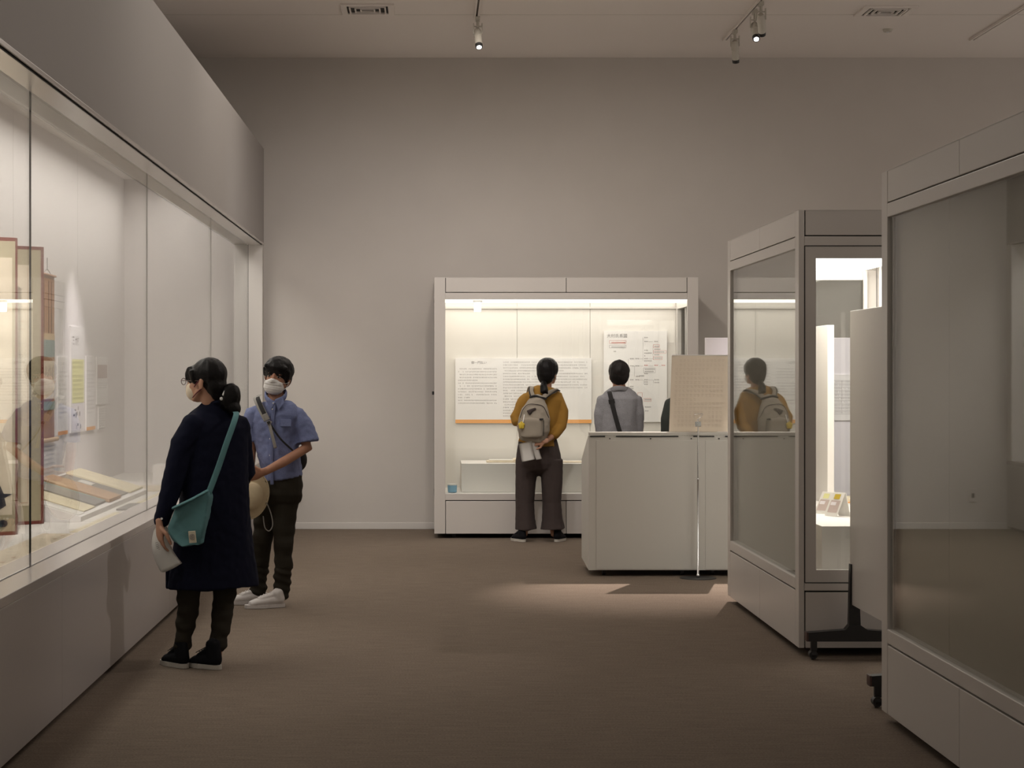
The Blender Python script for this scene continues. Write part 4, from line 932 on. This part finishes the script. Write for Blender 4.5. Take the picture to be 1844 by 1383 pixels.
for (x, y) in ((492, 726), (490.5, 737), (488.5, 760), (486, 790), (486, 820)): bt.ell(B(x, y, -.128), (.0045, 0, 0), (0, .003, 0), (0, 0, .0045), 'white', 10, 6)
bt.build('shirt_buttons', by)
MB().box(-.035, .035, -.004, .004, -.045, 0, 'shirt', .002, Matrix.Translation(B(515, 755, -.128)) @ Matrix.Rotation(-.2, 4, 'Z')).build('chest_pocket', by)
tr = MB()
tr.tube([B(508, 858), B(507, 885)], [(.135, .115), (.142, .118)], 'olive', 22, side=bs)
tr.tube([B(514, 885), B(512, 935), B(511, 975, -.01), B(510, 1030), B(507, 1054, .02), B(505, 1072, .02)], [.088, .077, .064, .056, .054, .052], 'olive', 18)
tr.tube([B(488, 885, .05), B(478, 935, .06), B(472, 975, .06), B(466, 1030, .14), B(464, 1066, .16)], [.086, .075, .064, .055, .052], 'olive', 18)
tr.blend('trousers', 'olive', by, .006, 3, lambda c: noise.noise(V((c.x * 10, c.y * 10, c.z * 17))) * .012 + (math.sin(c.z * 120 + c.x * 40) * .004 if c.z < .25 else 0))
shoe('shoe', (B(514, 1090).x, Yb - .02), (-.93, -.30), .265, 'shoew', 'shoew', by, 0, 1.0, 'white running shoe')
shoe('shoe', (B(477, 1090).x, Yb + .16), (-.95, -.2), .265, 'shoew', 'shoew', by, 0, 1.0, 'white running shoe')
# his sling bag and hat
sb = thing('sling_bag', B(545, 832, .1), 'black sling bag with grey and black strap worn by the person in the blue shirt', 'bag')
mm = MB(); mm.ell(B(538, 828, .11), (.055, 0, 0), (0, .045, 0), (0, 0, .075), 'blackweb'); mm.blend('bag_body', 'blackweb', sb, .006, 4)
band('strap_edge', smooth_pts([B(466, 712, .02), B(462, 717, -.085), B(471, 738, -.145), B(481, 757, -.165)]), .042, .004, 'greyweb', sb, side=(1, 0, .3))
band('strap', smooth_pts([B(465, 712, .015), B(464, 717, -.092), B(472, 737, -.153), B(481, 755, -.172)]), .026, .004, 'blackweb', sb, side=(1, 0, .3))
MB().box(-.016, .016, -.005, .005, -.022, .022, 'greyweb', .003, Matrix.Translation(B(479, 751, -.178)) @ Matrix.Rotation(-.4, 4, 'Y')).box(-.013, .013, -.005, .005, -.012, .012, 'black', .003, Matrix.Translation(B(484, 761, -.178)) @ Matrix.Rotation(-.4, 4, 'Y')).build('buckle', sb)
band('strap_tail', smooth_pts([B(484, 760, -.172), B(490, 783, -.178), B(496, 807, -.172)]), .020, .003, 'greyweb', sb, side=(1, 0, .25))
band('lower_strap', smooth_pts([B(486, 763, -.165), B(505, 790, -.155), B(528, 812, -.12), B(541, 825, .0)]), .012, .003, 'blackweb', sb, side=(0, 0, 1))
ht = thing('sun_hat', B(450, 893, -.12), 'round cream cloth hat held by the person in the blue shirt', 'hat')
hc = B(451, 893, -.17); hx = V((.93, .30, .0)).normalized(); hz = V((.12, 0, 1)).normalized(); hn = hx.cross(hz).normalized()
hm = MB(); N = 36; R1 = []; R2 = []
hm.ell(hc, hx * .118, hn * .012, hz * .150, 'straw', 32); hm.ell(hc - hn * -.03, hx * .075, hn * .05, hz * .085, 'straw')
hm.blend('hat_body', 'straw', ht, .005, 3, folds(.006, 16, 12, 4))
MB().tube([hc + hx * .118 * math.cos(k * math.pi / 20) + hz * .150 * math.sin(k * math.pi / 20) for k in range(40)], .0045, 'straw', 8, closed=True).build('brim_edge', ht, smooth=True)
MB().tube(smooth_pts([B(480, 905, -.15), B(488, 925, -.12), B(491, 945, -.11), B(485, 956, -.11), B(477, 950, -.12), B(474, 930, -.14)]), .0035, 'greyweb', 8).build('chin_cord', ht, smooth=True)

# ---------- woman in the mustard top ---------------------------------------------------------
Ym = 16.78
def Q(px, py, d=0): return W(px, py, Ym + d)
root = Q(969, 973); root.z = 0
wm = thing('person', root, 'person in a mustard top and brown wide trousers, seen from behind at the lit case', 'person')
HC = Q(987, 669); hf = V((.52, .85, .05)); b = MB(); f_, s_, u_ = head_shapes(b, HC, hf, (.02, 0, 1), .98, Q(983, 701, .01), 'skin', .045)
bs = V((1, .05, 0))
b.tube([Q(983, 704), Q(983, 718), Q(978, 760), Q(972, 795), Q(970, 825)], [(.06, .05), (.12, .06), (.11, .07), (.11, .07), (.13, .08)], 'skin', 20, side=bs)
b.tube([Q(952, 722, .0), Q(930, 758, -.02), Q(948, 785, -.15), Q(955, 789, -.18)], [.030, .030, .026, .022], 'skin', 14)
b.tube([Q(1003, 724, .0), Q(1007, 778, -.02), Q(985, 792, -.15), Q(976, 796, -.19)], [.030, .032, .026, .022], 'skin', 14)
hand_shapes(b, Q(949, 789, -.19), V((1, -.1, -.10)), V((0, .5, -.8)), V((0, -.6, .7)), .5, .95)
hand_shapes(b, Q(981, 794, -.21), V((-1, -.05, -.12)), V((0, .3, -.9)), V((0, -.2, -1)), .9, .95, 'skin', .04, .2)
for q, (hx_, ax_) in enumerate(((950, 945), (990, 997))): b.tube([Q(hx_, 830), Q(hx_ - 1, 900, .01), Q(ax_, 962, .0)], [.06, .04, .027], 'skin')
b.blend('body', 'skin', wm, .0055, 4)
hr = MB(); hr.ell(HC + u_ * .026 - f_ * .014, s_ * .097, f_ * .110, u_ * .100, 'hair'); hr.ell(HC - u_ * .015 - f_ * .035, s_ * .088, f_ * .082, u_ * .085, 'hair'); hr.ell(HC - u_ * .050 - f_ * .045, s_ * .074, f_ * .062, u_ * .066, 'hair'); hr.ell(HC + u_ * .04 + f_ * .05, s_ * .066, f_ * .05, u_ * .045, 'hair')
hr.ell(HC - u_ * .085 - f_ * .060, s_ * .040, f_ * .036, u_ * .035, 'hair')
hr.blend('hair', 'hair', wm, .006, 16, folds(.003, 60, 10, 2))
pt_ = MB(); pt_.tube([HC - f_ * .075 - u_ * .085, Q(979, 697, -.13), Q(980, 704, -.14), Q(984, 708, -.135)], [.018, .034, .038, .022], 'hair', 14); pt_.blend('ponytail', 'hair', wm, .005, 4, folds(.004, 60, 12, 5))
mk = MB(); mk.ell(HC + f_ * .066 - u_ * .055, s_ * .046, f_ * .042, u_ * .046, 'maskw'); mk.blend('face_mask', 'maskw', wm, .004, 3)
tp = MB()
tp.tube([Q(984, 695, .0), Q(983, 703, 0), Q(981, 717, .0), Q(976, 755, 0), Q(970, 785, 0), Q(968, 800, 0)], [(.080, .062), (.150, .088), (.180, .105), (.155, .12), (.165, .125), (.183, .13)], 'mustard', 26, side=bs, dome=False)
tp.tube([Q(960, 712, .0), Q(950, 716, .0), Q(938, 732, -.01), Q(929, 752, -.03), Q(931, 758, -.05)], [.052, .056, .062, .056, .048], 'mustard', 18)
tp.tube([Q(997, 712, .0), Q(1004, 716, .0), Q(1012, 740, .0), Q(1009, 768, -.03), Q(999, 784, -.09)], [.052, .056, .060, .056, .046], 'mustard', 18)
tp.blend('top', 'mustard', wm, .006, 4, lambda c: noise.noise(V((c.x * 8 + c.z * 4, c.y * 6, c.z * 5))) * .016)
tr = MB()
tr.tube([Q(968, 798), Q(969, 815), Q(970, 832)], [(.172, .125), (.192, .135), (.205, .13)], 'brown', 24, side=bs)
tr.tube([Q(949, 828), Q(948, 865), Q(946, 905), Q(946, 935), Q(947, 953)], [.100, .094, .083, .088, .098], 'brown', 22, dome=False)
tr.tube([Q(992, 828), Q(993, 865), Q(993, 905), Q(994, 935), Q(995, 953)], [.102, .096, .086, .096, .112], 'brown', 22, dome=False)
tr.blend('trousers', 'brown', wm, .006, 3, folds(.014, 10, 1.6, 6, .002, 30))
shoe('shoe', (Q(944, 973).x, Ym - .09), (-.42, .9), .235, 'shoeb', 'solew', wm, .0, 1.0, 'black slip-on shoe with white sole')
shoe('shoe', (Q(1000, 973).x, Ym - .08), (.35, .93), .235, 'shoeb', 'solew', wm, .0, 1.0, 'black slip-on shoe with white sole')
# backpack
bp = thing('backpack', Q(962, 755, -.2), 'khaki grey canvas backpack with yellow charm on the person in mustard', 'backpack')
bb = MB()
bb.tube([Q(960, 786, -.19), Q(961, 775, -.20), Q(962, 755, -.20), Q(964, 738, -.19), Q(967, 724, -.17), Q(969, 717, -.15)], [(.125, .070), (.142, .085), (.140, .085), (.120, .080), (.082, .065), (.055, .04)], 'greycanvas', 26, side=(1, 0, 0))
bb.blend('bag_body', 'greycanvas', bp, .0055, 4, folds(.007, 14, 14, 9, .002, 40))
pk_ = MB(); pk_.tube([Q(957, 784, -.265), Q(957, 757, -.272)], [(.098, .030), (.098, .030)], 'greycanvas', 22, side=(1, 0, 0)); pk_.blend('front_pocket', 'greycanvas', bp, .0055, 4, folds(.004, 14, 14, 4))
band('left_strap', smooth_pts([Q(960, 716, -.17), Q(956, 704, -.14), Q(957, 698, -.08), Q(955, 698, .02), Q(950, 715, .11)]), .046, .012, 'greycanvas', bp, side=(1, 0, 0))
band('right_strap', smooth_pts([Q(979, 716, -.16), Q(988, 708, -.14), Q(1000, 704, -.09), Q(1004, 706, .0), Q(1006, 715, .11)]), .046, .012, 'greycanvas', bp, side=(.6, .3, 1))
band('strap_piping', smooth_pts([Q(957, 718, -.175), Q(953, 704, -.15), Q(953.5, 697, -.08)]), .010, .014, 'blackweb', bp, side=(1, 0, 0))
band('strap_piping', smooth_pts([Q(981, 719, -.165), Q(991, 711, -.15), Q(1003, 703, -.09), Q(1008, 704, -.04)]), .010, .014, 'blackweb', bp, side=(0, .3, 1))
MB().tube(smooth_pts([Q(955, 715, -.19), Q(964, 713, -.20), Q(972, 715.5, -.20), Q(983, 718, -.175)]), .010, 'blackweb', 10).build('top_handle', bp, smooth=True)
zp = MB(); zp.tube(smooth_pts([Q(937, 752, -.235), Q(941, 739, -.258), Q(950, 729, -.262), Q(964, 728, -.262), Q(978, 732, -.255), Q(985, 745, -.245), Q(988, 752, -.235)]), .003, 'brown', 8)
zp.tube([Q(979, 757, -.285), Q(979, 785, -.275)], .0028, 'blackweb', 8); zp.build('zip', bp, smooth=True)
MB().box(-.018, .018, -.006, .006, -.007, .007, 'blackweb', .002, Matrix.Translation(Q(975, 755, -.292))).build('pocket_tab', bp)
MB().tube([Q(952, 743, -.285), Q(957, 739, -.285), Q(964, 736, -.283)], [(.024, .008), (.014, .008), (.010, .006)], 'brown', 12, side=(0, 0, 1)).build('leather_patch', bp, smooth=True)
ch = thing('charm', Q(939, 765, -.31), 'yellow star-shaped charm hanging from the khaki backpack', 'charm')
MB().tube([Q(944, 747, -.29), Q(943, 755, -.305), Q(941, 762, -.31)], .004, 'white', 8).build('loop', ch, smooth=True)
cm = MB(); cm.ell(Q(939, 766, -.31), (.026, 0, 0), (0, .014, 0), (0, 0, .030), 'charm')
for k in range(5):
    a = k * 2 * math.pi / 5 + .3; cm.ell(Q(939, 766, -.31) + V((math.cos(a) * .02, 0, math.sin(a) * .024)), (.011, 0, 0), (0, .012, 0), (0, 0, .011), 'charm', 12, 8)
cm.build('charm_body', ch, smooth=True)
lf = thing('leaflet', Q(950, 815, -.22), 'white folded leaflet held behind the back of the person in mustard', 'leaflet')
paper_sheet('front_leaf', Q(934, 799, -.25), V((1, 0, .20)), V((.17, 0, -1)), .115, .175, -1.1, 'paper', lf, bend=.6)
paper_sheet('back_leaf', Q(957, 797, -.235), V((.6, .25, .1)), V((.25, 0, -1)), .06, .16, -.6, 'paper', lf)

# ---------- man in the grey shirt ------------------------------------------------------------
Yg = 16.2
def G(px, py, d=0): return W(px, py, Yg + d)
root = G(1116, 690); root.z = 0
mg = thing('person', root, 'person with short greying hair in a grey shirt, seen from behind beyond the desk case', 'person')
HC = G(1114.5, 673); b = MB(); f_, s_, u_ = head_shapes(b, HC, (0, 1, .02), (0, 0, 1), 1.0, G(1115, 703, .01), 'skin2', .055)
b.tube([G(1116, 706), G(1116, 722), G(1116, 780), G(1116, 830), G(1116, 850)], [(.06, .05), (.13, .07), (.12, .08), (.12, .08), (.13, .09)], 'skin2', 20)
for q in (-1, 1):
    sx_ = 1116 + q * 34
    b.tube([G(sx_ - q * 4, 730), G(1116 + q * 33, 785, .02), G(1116 + q * 20, 800, .22)], [.034, .032, .026], 'skin2'); hand_shapes(b, G(1116 + q * 20, 800, .22), V((-q, .2, .1)), V((0, -1, 0)), V((0, 0, 1)), .5)
    b.tube([G(1116 + q * 16, 850), G(1116 + q * 17, 910, .01), G(1116 + q * 18, 972)], [.08, .05, .035], 'skin2')
b.blend('body', 'skin2', mg, .0055, 4)
hr = MB(); hr.ell(HC + u_ * .024 - f_ * .010, s_ * .092, f_ * .104, u_ * .096, 'hair2'); hr.ell(HC - u_ * .020 - f_ * .040, s_ * .086, f_ * .064, u_ * .075, 'hair2'); hr.ell(HC - u_ * .058 - f_ * .045, s_ * .066, f_ * .045, u_ * .045, 'hair2'); hr.blend('hair', 'hair2', mg, .006, 12, folds(.005, 50, 24, 4))
sh = MB()
sh.tube([G(1116, 699, -.01), G(1116, 706), G(1116, 718), G(1116, 745), G(1116, 800), G(1116, 848)], [(.082, .07), (.132, .09), (.172, .115), (.158, .125), (.15, .13), (.16, .13)], 'greyshirt', 26, side=(1, 0, 0), dome=False)
for q in (-1, 1): sh.tube([G(1116 + q * 29, 722), G(1116 + q * 33, 745, .0), G(1116 + q * 32, 782, .03), G(1116 + q * 22, 798, .18)], [.058, .058, .054, .04], 'greyshirt', 16)
sh.blend('shirt', 'greyshirt', mg, .006, 4, folds(.014, 7, 5, 12, .003, 28))
MB().tube(smooth_pts([G(1100, 704, .02), G(1103, 701, -.06), G(1115, 699, -.085), G(1127, 701, -.06), G(1130, 704, .02)], 4), [(.021, .008)] * 17, 'collar', 12, side=(0, 0, 1)).build('collar', mg, smooth=True)
tr = MB(); tr.tube([G(1116, 845), G(1116, 868)], [(.155, .12), (.165, .12)], 'olive', 20, side=(1, 0, 0))
for q in (-1, 1): tr.tube([G(1116 + q * 16, 865), G(1116 + q * 17, 915), G(1116 + q * 18, 968)], [.09, .07, .06], 'olive', 16)
tr.blend('trousers', 'olive', mg, .007, 3, folds(.008, 9, 6, 3))
for q in (-1, 1): shoe('shoe', (G(1116 + q * 18, 975).x, Yg - .07), (q * .2, 1), .26, 'shoeb', 'shoeb', mg)
sbm = thing('messenger_bag', G(1150, 820, -.1), 'black cross-body bag strap over the grey shirt of the man beyond the desk case', 'bag')
band('strap', smooth_pts([G(1100, 711, .08), G(1097, 704, .0), G(1099, 712, -.115), G(1106, 742, -.142), G(1117, 780, -.15), G(1135, 830, -.145)]), .038, .006, 'blackweb', sbm, side=(1, 0, .2))
MB().box(-.14, .14, -.04, .04, -.1, .1, 'blackweb', .02, Matrix.Translation(G(1145, 845, -.20))).build('bag_body', sbm)
MB().box(-.026, .026, -.004, .004, -.02, .02, 'blackweb', .004, Matrix.Translation(G(1101.5, 723, -.135)) @ Matrix.Rotation(-.22, 4, 'Y')).build('slider', sbm)

# ---------- person hidden behind the beige board ----------------------------------------------
Yh = 15.15
def H(px, py, d=0): return W(px, py, Yh + d)
hp = thing('person', V((H(1240, 700).x, Yh, 0)), 'person in a dark green jacket, almost hidden behind the beige board', 'person')
HC = H(1242, 676); b = MB(); head_shapes(b, HC, (-.3, .95, 0), (0, 0, 1), .92, H(1241, 703), 'skin', .046)
b.tube([H(1241, 706), H(1240, 722), H(1240, 790), H(1240, 850)], [(.06, .05), (.13, .07), (.12, .08), (.13, .09)], 'skin', 18)
for q in (-1, 1):
    b.tube([H(1240 + q * 34, 728), H(1240 + q * 40, 790), H(1240 + q * 20, 815, .2)], [.042, .034, .026], 'skin'); hand_shapes(b, H(1240 + q * 20, 815, .2), V((-q, .3, .1)), V((0, -1, 0)), V((0, 0, 1)), .5, .92)
    b.tube([H(1240 + q * 16, 850), H(1240 + q * 18, 930), H(1240 + q * 19, 990)], [.08, .05, .034], 'skin')
b.blend('body', 'skin', hp, .006, 4)
hr = MB(); hr.ell(HC + V((0, -.01, .018)), (.078, 0, 0), (0, .092, 0), (0, 0, .084), 'hair'); hr.ell(HC + V((0, -.05, -.05)), (.065, 0, 0), (0, .045, 0), (0, 0, .06), 'hair'); hr.blend('hair', 'hair', hp, .006, 4)
jk = MB(); jk.tube([H(1241, 702), H(1241, 712), H(1240, 726), H(1240, 790), H(1240, 862)], [(.08, .07), (.14, .09), (.175, .11), (.165, .12), (.18, .13)], 'greentop', 24, side=(1, 0, 0), dome=False)
for q in (-1, 1): jk.tube([H(1240 + q * 31, 728), H(1240 + q * 37, 755), H(1240 + q * 39, 790, .02), H(1240 + q * 22, 813, .18)], [.056, .058, .054, .042], 'greentop', 16)
jk.blend('jacket', 'greentop', hp, .007, 4, folds(.010, 8, 5, 2))
tr = MB()
for q in (-1, 1): tr.tube([H(1240 + q * 16, 850), H(1240 + q * 18, 930), H(1240 + q * 19, 988)], [.095, .07, .055], 'olive', 16)
tr.blend('trousers', 'olive', hp, .007, 3)
for q in (-1, 1): shoe('shoe', (H(1240 + q * 19, 990).x, Yh - .06), (q * .2, 1), .24, 'shoeb', 'shoeb', hp)
